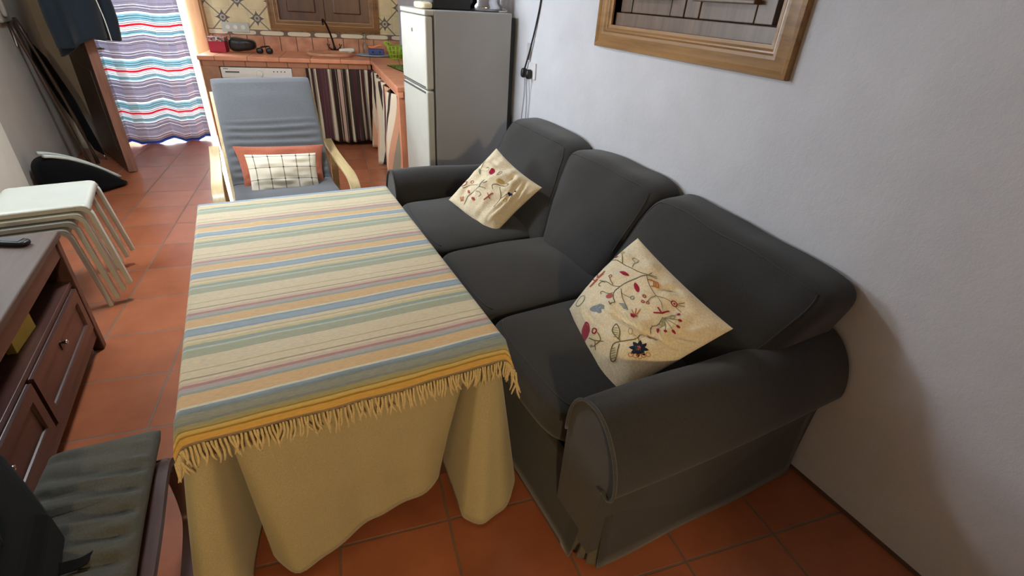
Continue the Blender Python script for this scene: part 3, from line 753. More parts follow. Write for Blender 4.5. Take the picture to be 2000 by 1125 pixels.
tag(uc, 'plain beige floor-length tablecloth with deep corner folds under the striped cloth', 'tablecloth')
# striped top cloth
stripes = []
c_ = dict(blue=(150, 170, 182), blue2=(136, 158, 174), cream=(222, 208, 172), white=(224, 220, 194), peach=(222, 184, 126), lav=(180, 170, 164), red=(182, 128, 118), pink=(212, 188, 164), brown=(164, 146, 116), sage=(166, 172, 142), teal=(190, 202, 182), teal2=(150, 164, 152), yel=(208, 198, 138), tan=(194, 172, 124), gold=(216, 178, 96), olive=(158, 138, 60), taupe=(150, 130, 102))
unit = [(-.020, 'blue2'), (-.012, 'blue'), (.008, 'blue2'), (.018, 'white'), (.026, 'peach'), (.068, 'teal2'), (.078, 'lav'), (.094, 'red'), (.104, 'pink'), (.116, 'cream'), (.126, 'brown'), (.131, 'cream'), (.158, 'tan'), (.163, 'cream'), (.218, 'sage'), (.252, 'teal'), (.260, 'teal2'), (.276, 'yel'), (.288, 'cream'), (.298, 'tan'), (.303, 'cream')]
P_ = .34
def unitstops(rel):
    out = [((a+.020)/P_, s2l(c_[k])) for a, k in unit]
    return out+[(1.0, out[-1][1])]
def runner_mat():
    t = NT('striped_runner'); uv = t.coord('UV'); X, Y, Z = t.sep(uv)
    Y2 = t.math('ADD', Y, t.math('MULTIPLY', t.math('SUBTRACT', t.noise(t.scale(uv, (1, .3, 1)), 3, 2), .5), .012))
    f = t.math('FRACT', t.math('DIVIDE', t.math('SUBTRACT', Y2, 1.04-.020-P_*3), P_))
    c = t.ramp(f, unitstops(0), 'CONSTANT')
    front = [(0, s2l(c_['taupe'])), (.17, s2l(c_['gold'])), (.46, s2l(c_['olive'])), (.54, s2l(c_['gold'])), (.60, s2l(c_['yel'])), (.72, s2l(c_['olive'])), (.78, s2l(c_['sage'])), (1, s2l(c_['sage']))]
    g = t.math('DIVIDE', t.math('SUBTRACT', Y, .955), .066)
    cf = t.ramp(g, front, 'CONSTANT'); c = t.mix(t.math('LESS_THAN', g, 1.0), c, cf)
    nz2 = t.noise(t.scale(t.coord(), (60, 400, 400)), 1, 2); n3 = t.noise(t.coord(), 700, 1)
    c = t.mix(.5, c, t.mix(1.0, c, t.ramp(nz2, [(.3, (.72, .72, .72, 1)), (.7, (1.15, 1.15, 1.15, 1))]), 'MULTIPLY'))
    t.l(c, t.b.inputs['Base Color']); t.b.inputs['Roughness'].default_value = .62; t.b.inputs['Specular IOR Level'].default_value = .35; t.b.inputs['Sheen Weight'].default_value = .35
    b1 = t.noise(t.coord(), 16, 4, .6)
    t.bump(t.math('ADD', t.math('MULTIPLY', n3, .25), b1), .5, .006); return t.m
RU0, RU1, RV0, RV1 = TU0-.075, TU1+.15, .958, 2.44
def drape(a, b, off=.006):
    """cloth coordinates a (across), b (along) -> world point"""
    du = max(TU0-a, a-TU1, 0); dv = max(TV0-b, b-TV1, 0)
    su = -1 if a < TU0 else 1; sv = -1 if b < TV0 else 1
    R = .010
    def fall(d):
        ang = min(d/R, math.pi/2); out = R*math.sin(ang); dn = R*(1-math.cos(ang))+max(0, d-R*math.pi/2); return out, dn
    ou, nu_ = fall(du); ov, nv_ = fall(dv)
    dn = math.hypot(nu_, nv_) if du > 0 and dv > 0 else nu_+nv_
    uu = min(max(a, TU0), TU1)+su*ou*(1 if du > 0 else 0); vv = min(max(b, TV0), TV1)+sv*ov*(1 if dv > 0 else 0)
    if du > 0 and dv > 0: uu += su*.25*min(du, dv); vv += sv*.18*min(du, dv)
    if du > 0: uu += su*(.10*nu_)
    if dv > 0: vv += sv*(.06*nv_+.006)
    z = TZ+off-dn
    if du == 0 and dv == 0: z += .0025*nz((a, b, 0), 5, 1)+.0015*max(0, nz((a*3, b*9, 0), 4, 2))+.006*max(0, nz((a*2, b*5, 0), 5, 7)-.05)*max(0, min(1, (.25-a)*4))*max(0, min(1, (b-1.7)*3))
    z += .004*nz((a*2, b*2, 1), 6, 4)*(1 if dn > .02 else 0)
    return Vector((uu, vv, z))
m_run = runner_mat()
NA, NB = 110, 150
def ucoord(k, n_, lo, hi, e0, e1):
    return lo+(hi-lo)*k/(n_-1)
mb = MB(); sk = lambda a: .0
A_ = sorted(set([RU0+(TU0-RU0)*k/12 for k in range(12)]+[TU0+.02*k/6-.004 for k in range(5)]+[TU0+(TU1-TU0)*k/50 for k in range(51)]+[TU1+(RU1-TU1)*k/20 for k in range(1, 21)]))
B_ = sorted(set([RV0+(TV0-RV0)*k/16 for k in range(16)]+[TV0+(TV1-TV0)*k/90 for k in range(91)]+[TV1+(RV1-TV1)*k/10 for k in range(1, 11)]))
hem = lambda a: .010*math.sin(a*9)+.006*math.sin(a*31)
Vv = []; UV = []
for b in B_:
    for a in A_:
        bb = b
        if b < TV0: bb = TV0-(TV0-b)*(1+hem(a)*3)
        Vv.append(drape(a, bb)-Vector((cx, cy, 0))); UV.append((a, b))
na = len(A_)
mb.add(Vv, [(j*na+i, j*na+i+1, (j+1)*na+i+1, (j+1)*na+i) for j in range(len(B_)-1) for i in range(na-1)], UV)
rn = mb.build('striped_table_cover', m_run, None, loc=(cx, cy, 0), smooth=True, solid=.002)
tag(rn, 'pastel striped woven cover with a knotted fringe laid over the beige tablecloth', 'table cover')
mb = MB(); k = 0; a = RU0+.004
while a < RU1-.003:
    bb = TV0-(TV0-RV0)*(1+hem(a)*3)
    p0 = drape(a, bb+.002); p1 = drape(a, bb-.02); dr = ((p1-p0).normalized()*.12+Vector((0, -.05, -.9))).normalized()
    L = random.uniform(.055, .078); sw = random.uniform(-.016, .016); pts = []
    ph = random.random()*6
    for q in range(6):
        t = q/5; P = p0+dr*L*t; s_ = math.sin(ph+t*5)*.0035*t
        pts.append((P.x-cx+sw*t*t+s_, P.y-cy-.004-.002*math.sin(ph*2+t*3), P.z))
    mb.tube(pts, [.0030, .0034, .0032, .0034, .003, .0018], 6)
    a += random.uniform(.0065, .0105)
fr = mb.build('fringe', m_fringe, rn, smooth=True); fr['kind'] = 'stuff'
#PART3
# ------------------------------------------------------------------ bentwood armchair facing the table
ch = thing('armchair', 'bentwood lounge chair with a tall grey cushion facing the far end of the table', 'armchair', (.115, 3.45, 0), rad(1.5))
for sx in (-1, 1):
    mb = MB(); X = sx*.372
    p = smooth_path([(X, .40, .012), (X, 0, .012), (X, -.36, .03), (X, -.44, .14), (X, -.45, .36), (X, -.40, .50), (X, -.28, .555), (X, .0, .555), (X, .30, .56), (X, .50, .585)], 6)
    mb.bar(p, .062, .022, (1, 0, 0)); mb.build('arm_frame', m_birch, ch, smooth=True, angle=40, bevel=.003)
    mb = MB(); p = smooth_path([(X, .36, .02), (X, .34, .20), (X, .30, .545)], 6); mb.bar(p, .045, .020, (1, 0, 0)); mb.build('leg', m_birch, ch, smooth=True, angle=40)
for sx in (-1, 1):
    mb = MB(); X = sx*.295
    p = smooth_path([(X, -.42, .40), (X, -.1, .34), (X, .02, .30), (X, .12, .38), (X, .30, .62), (X, .52, .935)], 6)
    mb.bar(p, .05, .022, (1, 0, 0)); mb.build('seat_rail', m_birch, ch, smooth=True, angle=40)
for k, (y, z) in enumerate(((-.36, .375), (.03, .29), (.51, .915))):
    mb = MB(); mb.box(-.36 if k < 2 else -.31, .36 if k < 2 else .31, y-.012, y+.012, z-.03, z+.005); mb.build('crossbar', m_birch, ch, bevel=.003)
# cushion: swept pad along the frame
cpath = smooth_path([(0, -.46, .415), (0, -.25, .42), (0, -.05, .405), (0, .045, .42), (0, .10, .49), (0, .235, .67), (0, .37, .84), (0, .47, .972), (0, .49, .985)], 10)
def pad(path, W, th, name, mat, parent, ribs=None, seed=0, NXs=34):
    n = len(path); L = [0]
    for i in range(1, n): L.append(L[-1]+(path[i]-path[i-1]).length)
    T = L[-1]; ring = []
    prof = []
    for k in range(2*NXs):
        t = k/(2*NXs)*2*math.pi; ct, st = math.cos(t), math.sin(t)
        prof.append((math.copysign(abs(ct)**.22, ct), math.copysign(abs(st)**.55, st)))
    mb = MB(); V = []
    for i in range(n):
        d = (path[min(i+1, n-1)]-path[max(i-1, 0)]).normalized(); nn = Vector((1, 0, 0)).cross(d).normalized()
        s_ = L[i]/T; endf = min(1, (min(L[i], T-L[i])/.03+.08))**.5
        for a, b in prof:
            h = th/2*b*endf
            x = a*W/2*(1-.01*(1-endf))
            if b > 0:
                if ribs: h += ribs(s_, a)*(1-a**6)*endf
                h += .005*nz((x*2, s_*4, 0), 3, seed)*(1-a**4)
            V.append(path[i]+Vector((x, 0, 0))+nn*(h+th/2))
    m_ = len(prof)
    F = [(i*m_+k, i*m_+(k+1) % m_, (i+1)*m_+(k+1) % m_, (i+1)*m_+k) for i in range(n-1) for k in range(m_)]
    mb.add(V, F); mb.add(V[:m_], [tuple(range(m_))[::-1]]); mb.add(V[-m_:], [tuple(range(m_))])
    return mb.build(name, mat, parent, smooth=True)
def crib(s, a):
    if s < .40: return .0
    if s < .78:
        return .0075*math.sin(s*150+.9*a+math.sin(a*3+s*20)*.8)*(1-.35*abs(a))*min(1, (s-.40)*12)*min(1, (.80-s)*14)
    t = (s-.8)/.2
    return .014*math.exp(-((a+.25-.5*t)/.07)**2)*t + .012*math.exp(-((a-.10-.12*t)/.04)**2)*max(0, t-.35)*1.5 - .010*math.exp(-((a+.55-.4*t)/.09)**2)*t
fine = []
for i in range(len(cpath)-1):
    for k in range(3): fine.append(cpath[i].lerp(cpath[i+1], k/3))
fine.append(cpath[-1])
cc = pad(fine, .60, .055, 'seat_cushion', m_greycush, ch, crib, 3)
# small cushions on it
def stripped_rect(P, name, mat, label, cat, **kw): return P.build(name, mat, label, cat, N=34, **kw)
PR = Pillow((-.125, 3.43, .44), (.36, 3.43, .43), (.40, 3.575, .655), (-.145, 3.59, .675), .045, seed=21, pinch=.06)
stripped_rect(PR, 'rust_cushion', m_rust, 'rust-coloured square cushion behind the checked one on the lounge chair', 'cushion')
def check_mat():
    t = NT('window_check'); uv = t.coord('UV'); X, Y, Z = t.sep(uv)
    fx = t.math('ABSOLUTE', t.math('SUBTRACT', t.math('FRACT', t.math('ADD', t.math('MULTIPLY', X, 5.0), .98)), .5))
    fy = t.math('ABSOLUTE', t.math('SUBTRACT', t.math('FRACT', t.math('ADD', t.math('MULTIPLY', Y, 3.3), .42)), .5))
    a = t.math('LESS_THAN', fx, .030); b = t.math('LESS_THAN', fy, .022)
    nn = t.noise(t.coord(), 300, 2)
    c = t.mix(t.math('MULTIPLY', t.math('MAXIMUM', a, b), .8), s2l((218, 210, 190)), s2l((62, 48, 44)))
    c = t.mix(t.math('MULTIPLY', t.math('LESS_THAN', fx, .06), t.math('LESS_THAN', fy, .045)), c, s2l((44, 34, 34)))
    t.l(c, t.b.inputs['Base Color']); t.b.inputs['Roughness'].default_value = .9; t.bump(nn, .2, .002); return t.m
PC = Pillow((-.085, 3.335, .44), (.315, 3.325, .425), (.33, 3.44, .640), (-.085, 3.455, .655), .045, seed=25, pinch=.04, wr=.008)
stripped_rect(PC, 'checked_cushion', check_mat(), 'small off-white cushion with a thin dark window check on the lounge chair', 'cushion')

# ------------------------------------------------------------------ stack of white stools
def rounded_u(x0, x1, y, z0, z1, r, sp=.02, yb=0):
    pts = [(x0-sp, y+yb, z0)]
    pts += [(x0, y, z1-r)]+[(x0+r-r*math.cos(t), y, z1-r+r*math.sin(t)) for t in [math.pi/2*k/6 for k in range(1, 7)]]
    pts += [(x1-r+r*math.sin(t), y, z1-r+r*math.cos(t)) for t in [math.pi/2*k/6 for k in range(0, 7)]]+[(x1+sp, y+yb, z0)]
    return pts
st = thing('stacking_stool', 'white stool at the very bottom of the stack beside the media bench', 'stool', (-1.335, 3.00, 0), rad(5), 'stack of white stools')
SW, SD, SH = .40, .42, .46
for y, yb in ((0.012, -.03), (SD-.012, .03)):
    for half in (0, 1):
        pts = rounded_u(0, SW, y, 0, SH-.012, .055, .05, yb); m_ = len(pts)//2
        seg = pts[:m_+1] if half == 0 else pts[m_:]
        mb = MB(); mb.bar(seg, .036, .022, (0, 1, 0)); mb.build('leg', m_stool, st, smooth=True, angle=40, bevel=.002)
mb = MB()
def stop(i, j):
    x = -.001+(SW+.002)*i; y = -.004+(SD+.008)*j
    ex = max(0, abs(i-.5)-.40)/.10; ey = max(0, abs(j-.5)-.42)/.08
    return Vector((x, y, SH-.028*(1-math.sqrt(max(0, 1-min(1, ex**2.4))))-.006*ey**2+.0*i))
mb.grid(stop, 41, 33); mb.build('seat', m_stool, st, smooth=True, solid=.010)
for x in (.10, .29):
    mb = MB(); mb.box(x-.01, x+.01, .02, SD-.02, SH-.05, SH-.02); mb.build('seat_brace', m_stool, st)
lab = ['white stool second from the bottom of the stack beside the media bench', 'white stool second from the top of the stack beside the media bench', 'white stool topmost of the stack, its seat fully in view']
for k in range(3):
    s_ = copy_tree(st); s_.location = (-1.335+.036*(k+1), 3.00+.012*(k+1), .034*(k+1)); s_['label'] = lab[k]

# ------------------------------------------------------------------ media bench by the left wall
bn = thing('media_bench', 'reddish brown wooden media bench with an open shelf above drawers at the left wall', 'bench', (-1.09, 1.55, 0))
BX0, BX1, BY0, BY1 = -.36, .237, -1.05, 1.075
mb = MB(); mb.box(BX0, BX1+.008, BY0-.01, BY1+.012, .575, .606); mb.build('top', m_bench_top, bn, bevel=.006, bseg=3)
for y0, y1 in ((BY1-.045, BY1), (BY0, BY0+.045)):
    mb = MB(); mb.box(BX0+.01, BX1-.03, y0+.012, y1-.004, .09, .575); mb.build('side_panel', m_bench, bn, bevel=.003)
    for x0 in (BX0, BX1-.045):
        mb = MB(); mb.box(x0, x0+.045, y0, y1, 0, .575); mb.build('leg', m_bench, bn, bevel=.004)
mb = MB(); mb.box(BX1-.03, BX1-.006, BY0+.045, BY1-.045, .505, .575); mb.build('apron', m_bench, bn, bevel=.003)
mb = MB(); mb.box(BX0+.02, BX1-.012, BY0+.03, BY1-.03, .362, .384); mb.build('shelf', m_bench, bn, bevel=.002)
mb = MB(); mb.box(BX0, BX0+.012, BY0+.03, BY1-.03, .07, .575); mb.build('back_panel', m_bench, bn)
mb = MB(); mb.box(BX0+.02, BX1-.03, BY0+.03, BY1-.03, .07, .09); mb.box(BX1-.04, BX1-.008, BY0+.045, BY1-.045, .075, .130); mb.build('bottom_rail', m_bench, bn, bevel=.003)
for y0, y1 in ((.345, 1.015), (-.335, .330), (-1.00, -.350)):
    mb = MB(); mb.box(BX1-.030, BX1-.008, y0+.004, y1-.004, .138, .358)
    d_ = mb.build('drawer', m_bench, bn, bevel=.003)
    mb = MB(); f_ = lambda a, b, h: (BX1-.008+h, a, b); frame_sweep(mb, (y0+.006, y1-.006, .140, .356), [(0, 0), (0, .010), (.045, .010), (.050, .006), (.052, 0)], f_)
    mb.build('drawer_frame', m_bench, d_)
    ym = y0+(y1-y0)*.5
    mb = MB(); mb.box(BX1-.008, BX1-.004, ym-.022, ym+.022, .262, .318); mb.build('backplate', m_black, d_, bevel=.001)
    mb = MB(); mb.lathe([(.005, 0), (.005, .008), (.010, .014), (.008, .020), (0.001, .022)], n=14)
    mb.v = [(BX1-.006+z, ym+x, .285+y) for x, y, z in mb.v]; mb.build('knob', m_chrome, d_, smooth=True)
mb = MB(); mb.box(BX1-.010, BX1+.002, 1.018, 1.026, .22, .33); mb.build('dark_gap_strip', m_black, bn, bevel=.001)  # black strip put in for the dark gap at the drawer's edge
# things in and on it
m_book = M('yellow_card', (190, 164, 70), rough=.6)
bk = MB(); bk.box(-.015, .015, -.09, .09, 0, .135)
b_ = bk.build('yellow_box', m_book, None, loc=(-.925, 2.13, .385), rotz=rad(-4), bevel=.002); tag(b_, 'thin yellow cardboard box standing on the open shelf of the bench', 'box')
mb = MB(); mb.box(.0152, .0165, -.02, .05, .085, .12); mb.build('label_patch', m_black, b_)
mb = MB(); mb.soft((0, 0, .011), (.024, .095, .011), 5, 10); r_ = mb.build('remote_control', m_black, None, loc=(-1.0, 2.545, .607), rotz=rad(66), smooth=True)
tag(r_, 'black remote control lying at the far end of the bench top', 'remote')
mb = MB(); mb.box(-.016, .016, -.07, .05, .0215, .0232); mb.build('keypad', M('grey_keys', (60, 60, 64), rough=.5), r_)

# ------------------------------------------------------------------ footstool with grey cushion, backpack
fs = thing('footstool', 'low brown-framed footstool with a ribbed grey cushion next to the table', 'footstool', (-.572, 1.08, 0), rad(-1))
for sx in (-1, 1):
    mb = MB(); X = sx*.138
    p = smooth_path([(X, -.30, .015), (X, .0, .012), (X, .24, .03), (X, .30, .10), (X, .30, .26), (X, .24, .335), (X, .0, .335), (X, -.30, .345)], 6)
    mb.bar(p, .04, .022, (1, 0, 0)); mb.build('side_frame', m_bench, fs, smooth=True, angle=40)
for y in (-.25, .27):
    mb = MB(); mb.box(-.15, .15, y-.012, y+.012, .28, .335); mb.build('crossbar', m_bench, fs, bevel=.003)
fp = [Vector((0, -.34+.70*k/70, .345+.02*math.sin(k/70*3.1))) for k in range(71)]
def frib(s, a): return (.009*math.sin(s*62+1.5*a+math.sin(a*2.5)*1.1)+.003*math.sin(s*131+a*3))*(1 if s < .80 else .35)
fc = pad(fp, .265, .055, 'cushion', m_foot_cush, fs, frib, 8)
bp = thing('backpack', 'black fabric backpack lying on the ribbed grey footstool', 'backpack', (-.70, 1.0, .408))
mb = MB(); bpoly = [(.118, .08), (.05, .20), (-.045, .36), (-.135, .37), (-.14, -.36), (.10, -.36), (.135, -.10)]
mb.prism(bpoly, lambda q, t: (q[0], q[1], t), 0, .13); mb.build('body', m_blackfab, bp, bevel=.03, bseg=4)
mb = MB(); mb.prism([(.06, .02), (-.05, .26), (-.10, .26), (-.10, -.28), (.06, -.28)], lambda q, t: (q[0], q[1], t), .12, .150); mb.build('front_pocket', m_blackfab, bp, bevel=.012, bseg=3)
mb = MB(); mb.bar(smooth_path([(.09, -.02, .05), (.13, -.01, .03), (.155, .0, .016), (.175, .01, .014)], 5), .030, .004, (.2, 1, 0)); mb.build('strap', m_blackfab, bp)

# ------------------------------------------------------------------ fridge between sofa and kitchen
FX, FY = 1.06, 3.335
fg = thing('fridge', 'freestanding two-door fridge with cream doors and grey side behind the sofa', 'fridge', (FX, FY, 0))
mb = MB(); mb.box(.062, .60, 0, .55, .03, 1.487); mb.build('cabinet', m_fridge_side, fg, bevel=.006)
mb = MB(); mb.box(.052, .062, .008, .542, .05, 1.455); mb.build('door_seal', m_grey_line, fg)
mb = MB(); mb.box(0, .062, 0, .55, 1.456, 1.487); mb.build('top_trim', m_fridge_door, fg, bevel=.008, bseg=3)
def fdoor(z0, z1, name):
    mb = MB(); mb.box(0.0, .052, 0, .55, z0, z1); d_ = mb.build('door', m_fridge_door, fg, bevel=.012, bseg=4); return d_
d1 = fdoor(1.026, 1.453, 'a'); d2 = fdoor(.06, 1.018, 'b')
mb = MB(); mb.box(-.003, .03, .015, .535, 1.000, 1.012); mb.build('handle_groove', m_grey_line, d2, bevel=.002)
mb = MB(); mb.box(-.003, .03, .015, .535, 1.036, 1.044); mb.build('handle_groove', m_grey_line, d1, bevel=.002)
mb = MB(); mb.lathe([(.012, 0), (.012, .002)], n=14); mb.v = [(-.0015-z, .27+x, 1.36+y) for x, y, z in mb.v]; mb.build('badge', m_chrome, d1)
mb = MB(); mb.box(.602, .635, .02, .53, .04, 1.46); mb.build('condenser', m_black, fg)
for x in (.1, .55):
    for y in (.05, .5):
        mb = MB(); mb.lathe([(.018, 0), (.018, .035)], (x, y, 0), 10); mb.build('foot', m_black, fg)
# on top of the fridge
mb = MB(); mb.lathe([(.10, 0), (.115, .006), (.118, .03), (.10, .05), (.10, .14), (.085, .17), (.02, .18)], n=32)
k_ = mb.build('kettle', m_chrome, None, loc=(1.535, 3.50, 1.488), smooth=True); tag(k_, 'round metal kettle standing on top of the fridge near the wall', 'kettle')
mb = MB(); mb.tube(smooth_path([(.04, -.14, .006), (.11, -.10, .008), (.155, -.01, .012), (.15, .06, .02), (.10, .04, .06)], 5), .0035, 6); mb.build('cord', m_white, k_, smooth=True)
mb = MB(); mb.box(-.13, .13, -.12, .12, 0, .16); bb = mb.build('black_box', m_black, None, loc=(1.28, 3.56, 1.488), bevel=.008); tag(bb, 'black box lying on top of the fridge beside the kettle', 'box')
mb = MB(); mb.soft((0, 0, .02), (.04, .10, .02), 4, 10); cl_ = mb.build('folded_cloth', m_cream, None, loc=(1.105, 3.50, 1.488), smooth=True); tag(cl_, 'small pale folded cloth on the front edge of the fridge top', 'cloth')

# ------------------------------------------------------------------ kitchen counter
kc = thing('kitchen_counter', 'L-shaped terracotta-tiled kitchen counter with open bays below', 'counter', (0, 0, 0), -KA)
def toK(u, v): return (u*math.cos(KA)-v*math.sin(KA), u*math.sin(KA)+v*math.cos(KA))
r0 = toK(1.212, 5.61); r1 = toK(1.084, 4.19); r2 = toK(1.70, 4.17); r3 = toK(1.70, 6.35)
poly = [(-1.712, KY-.001), (-1.712, 5.966), (-.045, 5.950), r1, r2, (r3[0], KY-.001)]
mb = MB(); mb.prism(poly, lambda p, t: (p[0], p[1], t), .866, .908); mb.build('worktop', m_counter, kc, bevel=.008, bseg=3)
CZ = .908
mb = MB(); mb.box(-1.70, -.05, 5.985, 6.03, .812, .866)
dx, dy = r1[0]+.045, r1[1]-5.95; L_ = math.hypot(dx, dy)
mb.build('apron', floor_mat('terracotta_apron', 0, (.08, 0, 0), .20, (178, 120, 88), (188, 130, 98), (98, 72, 58), msize=.004), kc, bevel=.003)
mb = MB(); mb.prism([(-.035, 5.96), (r1[0]+.012, r1[1]+.005), (r1[0]+.05, r1[1]+.005), (.01, 5.96)], lambda p, t: (p[0], p[1], t), .825, .866); mb.build('apron', m_counter, kc)
m_pier = M('pier_tile', (168, 122, 92), rough=.5, nscale=12, var=.18)
for x0, x1 in ((-1.70, -1.535), (-.850, -.715)):
    mb = MB(); mb.box(x0, x1, 5.99, KY-.002, 0, .866 if x1 < -1.5 else .812); mb.build('pier', m_pier, kc, bevel=.004)
mb = MB(); mb.prism([(r1[0]+.012, r1[1]+.012), (r1[0]+.012-.01, r1[1]+.065), (r2[0]-.01, r2[1]+.08), (r2[0]-.01, r2[1]+.012)], lambda p, t: (p[0], p[1], t), 0, .866); mb.build('pier', m_counter, kc, bevel=.003)
mb = MB(); mb.box(-.71, .25, KY-.02, KY-.003, 0, .86); mb.build('bay_back', m_black, kc)
# washing appliance
dw = thing('dishwasher', 'white built-in dishwasher under the counter behind the lounge chair', 'dishwasher', K(-1.19, 6.03), -KA)
mb = MB(); mb.box(-.34, .335, 0, .50, .03, .80); mb.build('body', m_white, dw, bevel=.004)
mb = MB(); mb.box(-.34, .335, -.025, 0, .70, .803); cp = mb.build('control_panel', m_white, dw, bevel=.006)
mb = MB(); mb.box(-.30, -.17, -.028, -.024, .752, .764); mb.build('handle_slot', m_grey_line, cp)
mb = MB(); mb.box(-.315, -.27, -.027, -.024, .785, .791); mb.build('maker_mark', m_grey_line, cp)
mb = MB(); mb.lathe([(.034, 0), (.034, .008), (.030, .016), (.004, .018)], n=24); mb.v = [(.02+x, -.025-z, .745+y) for x, y, z in mb.v]; mb.build('dial', m_white, cp, smooth=True, angle=40)
for k in range(4):
    mb = MB(); mb.lathe([(.006, 0), (.006, .003)], n=10); mb.v = [(.16+k*.035+x, -.025-z, .768+y) for x, y, z in mb.v]; mb.build('button', m_grey_line, cp)
mb = MB(); mb.box(-.335, .33, -.02, 0, .10, .695); mb.build('door', m_white, dw, bevel=.005)

# curtains under the counter
M_, B_c, C_c, G_c, P_c = (88, 58, 62), (62, 50, 46), (208, 196, 170), (146, 134, 116), (196, 166, 148)
seq = [(.0, B_c), (.035, C_c), (.06, M_), (.10, B_c), (.125, G_c), (.145, C_c), (.185, B_c), (.20, M_), (.26, (110, 84, 90)), (.268, M_), (.30, (110, 84, 90)), (.308, M_), (.34, (110, 84, 90)), (.348, M_), (.39, G_c), (.41, C_c), (.45, G_c), (.48, B_c), (.55, C_c), (.562, B_c), (.60, P_c), (.66, B_c), (.69, C_c), (.70, B_c), (.75, G_c), (.78, C_c), (.82, B_c), (.88, M_), (.94, (110, 84, 90)), (.95, B_c), (1, B_c)]
m_kcurt = striped('brown_striped_curtain', [(a, s2l(b)) for a, b in seq], 'UV', 0, 1.0)
m_kcurt.node_tree.nodes  # keep
def curtain(name, p0, p1, ztop, zbot, waves, amp, mat, label, cat, su=1.0, seed=0, flare=0.0, nu=160, nv=24, zb=None, gather=0, drift=.5, **kw):
    p0, p1 = Vector(p0), Vector(p1); d = (p1-p0); L = d.length; d.normalize(); nn = Vector((d.y, -d.x, 0)); c0 = (p0+p1)/2
    mb = MB()
    def f(i, j):
        a = i; t = 1-j
        ph = waves*a*2*math.pi+1.2*math.sin(a*7+seed)+drift*math.sin(t*2.2+a*5+seed)
        A = amp*(.55+.6*t)*(1+.35*math.sin(a*13+seed*2))
        x = a*L+amp*.35*math.sin(ph*2)*.6
        off = A*math.sin(ph)+flare*t*(a-.5)+.004*nz((a*8, t*6, 0), 2, seed)
        zl_ = zbot+(zb(a) if zb else 0)
        P = p0+d*x+nn*off; return Vector((P.x-c0.x, P.y-c0.y, zl_+(ztop-zl_)*(1-t)-c0.z))
    mb.grid(f, nu, nv, uv=lambda i, j: (i*su, zbot+(ztop-zbot)*j))
    o = mb.build(name, mat, None, loc=c0, smooth=True, solid=.0015); tag(o, label, cat, **kw); return o
a_ = K(-.705, 5.975); b_ = K(-.01, 5.965)
curtain('counter_curtain', a_, b_, .812, .055, 7, .024, m_kcurt, 'maroon, brown and cream striped curtain hanging under the sink', 'curtain', su=1.35, drift=1.1, seed=1, zb=lambda a: .012*math.sin(a*9))
a_ = K(-.03, 5.93); b_ = K(r1[0]-.025, r1[1]+.10)
seq2 = [(.0, C_c), (.06, G_c), (.12, C_c), (.20, (214, 160, 128)), (.27, C_c), (.33, B_c), (.37, (222, 205, 180)), (.46, (205, 150, 118)), (.52, G_c), (.58, (214, 160, 128)), (.66, C_c), (.72, M_), (.76, (214, 160, 128)), (.86, (150, 120, 100)), (.90, C_c), (1, C_c)]
m_kcurt2 = striped('cream_striped_curtain', [(a, s2l(b)) for a, b in seq2], 'UV', 0, 1.0)
cr_ = curtain('counter_curtain', a_, b_, .82, .03, 6, .060, m_kcurt2, 'cream and tan striped curtain gathered under the counter arm beside the fridge', 'curtain', seed=4, nu=260, su=2.6, drift=1.5)
g_ = K(.005, 5.80, .80); mb = MB()
mb.lathe([(.022, -.004), (.030, 0), (.022, .004), (.018, 0)], n=18); mb.v = [(z, x, y) for x, y, z in mb.v]
mb.v = [(x+g_.x-cr_.location.x-.055, y+g_.y-cr_.location.y, z+g_.z-cr_.location.z-.02) for x, y, z in mb.v]
mb.build('eyelet', m_chrome, cr_, smooth=True)

# worktop things (kitchen frame coordinates)
def kthing(mb, name, mat, x, y, label, cat, z=CZ+.001, rz=0, **kw):
    o = mb.build(name, mat, None, loc=K(x, y, z), rotz=-KA+rz, **kw); return tag(o, label, cat)
m_copper = M('glazed_basin', (196, 140, 104), rough=.3, var=.15, coat=.4)
mb = MB(); mb.lathe([(.05, .003), (.185, .008), (.205, .030), (.226, .038), (.240, .030), (.243, .0)], n=40, sy=.72)
kthing(mb, 'sink_basin', m_copper, -.47, 6.26, 'oval glazed terracotta sink set into the counter', 'sink', smooth=True)
fa = thing('faucet', 'dark bronze kitchen faucet with a tall curved spout behind the sink', 'faucet', K(-.43, 6.475, CZ), -KA)
mb = MB(); mb.lathe([(.024, 0), (.024, .008), (.014, .014), (.014, .05), (.018, .055), (.010, .07)], n=16); mb.build('base', m_bronze, fa, smooth=True)
mb = MB(); mb.tube(smooth_path([(0, 0, .05), (-.015, -.005, .14), (-.045, -.02, .25), (-.075, -.05, .325), (-.085, -.10, .34), (-.085, -.14, .32), (-.085, -.15, .29)], 5), .010, 10); mb.build('spout', m_bronze, fa, smooth=True)
for s in (-1, 1):
    mb = MB(); mb.tube(smooth_path([(0, 0, .04), (s*.04, 0, .045), (s*.065, 0, .07)], 4), .008, 8); mb.tube([(s*.065-.012, 0, .10), (s*.065, 0, .07), (s*.065+.016, 0, .095)], .006, 6); mb.build('tap_handle', m_bronze, fa, smooth=True)
mb = MB(); mb.soft((0, 0, .022), (.085, .03, .022), 4, 10, lambda q, p: Vector((p.x, p.y, p.z+.006*q.x))); kthing(mb, 'sponge_cloth', m_white, -.30, 6.42, 'folded white cloth behind the right side of the sink', 'cloth', z=CZ+.022, smooth=True)
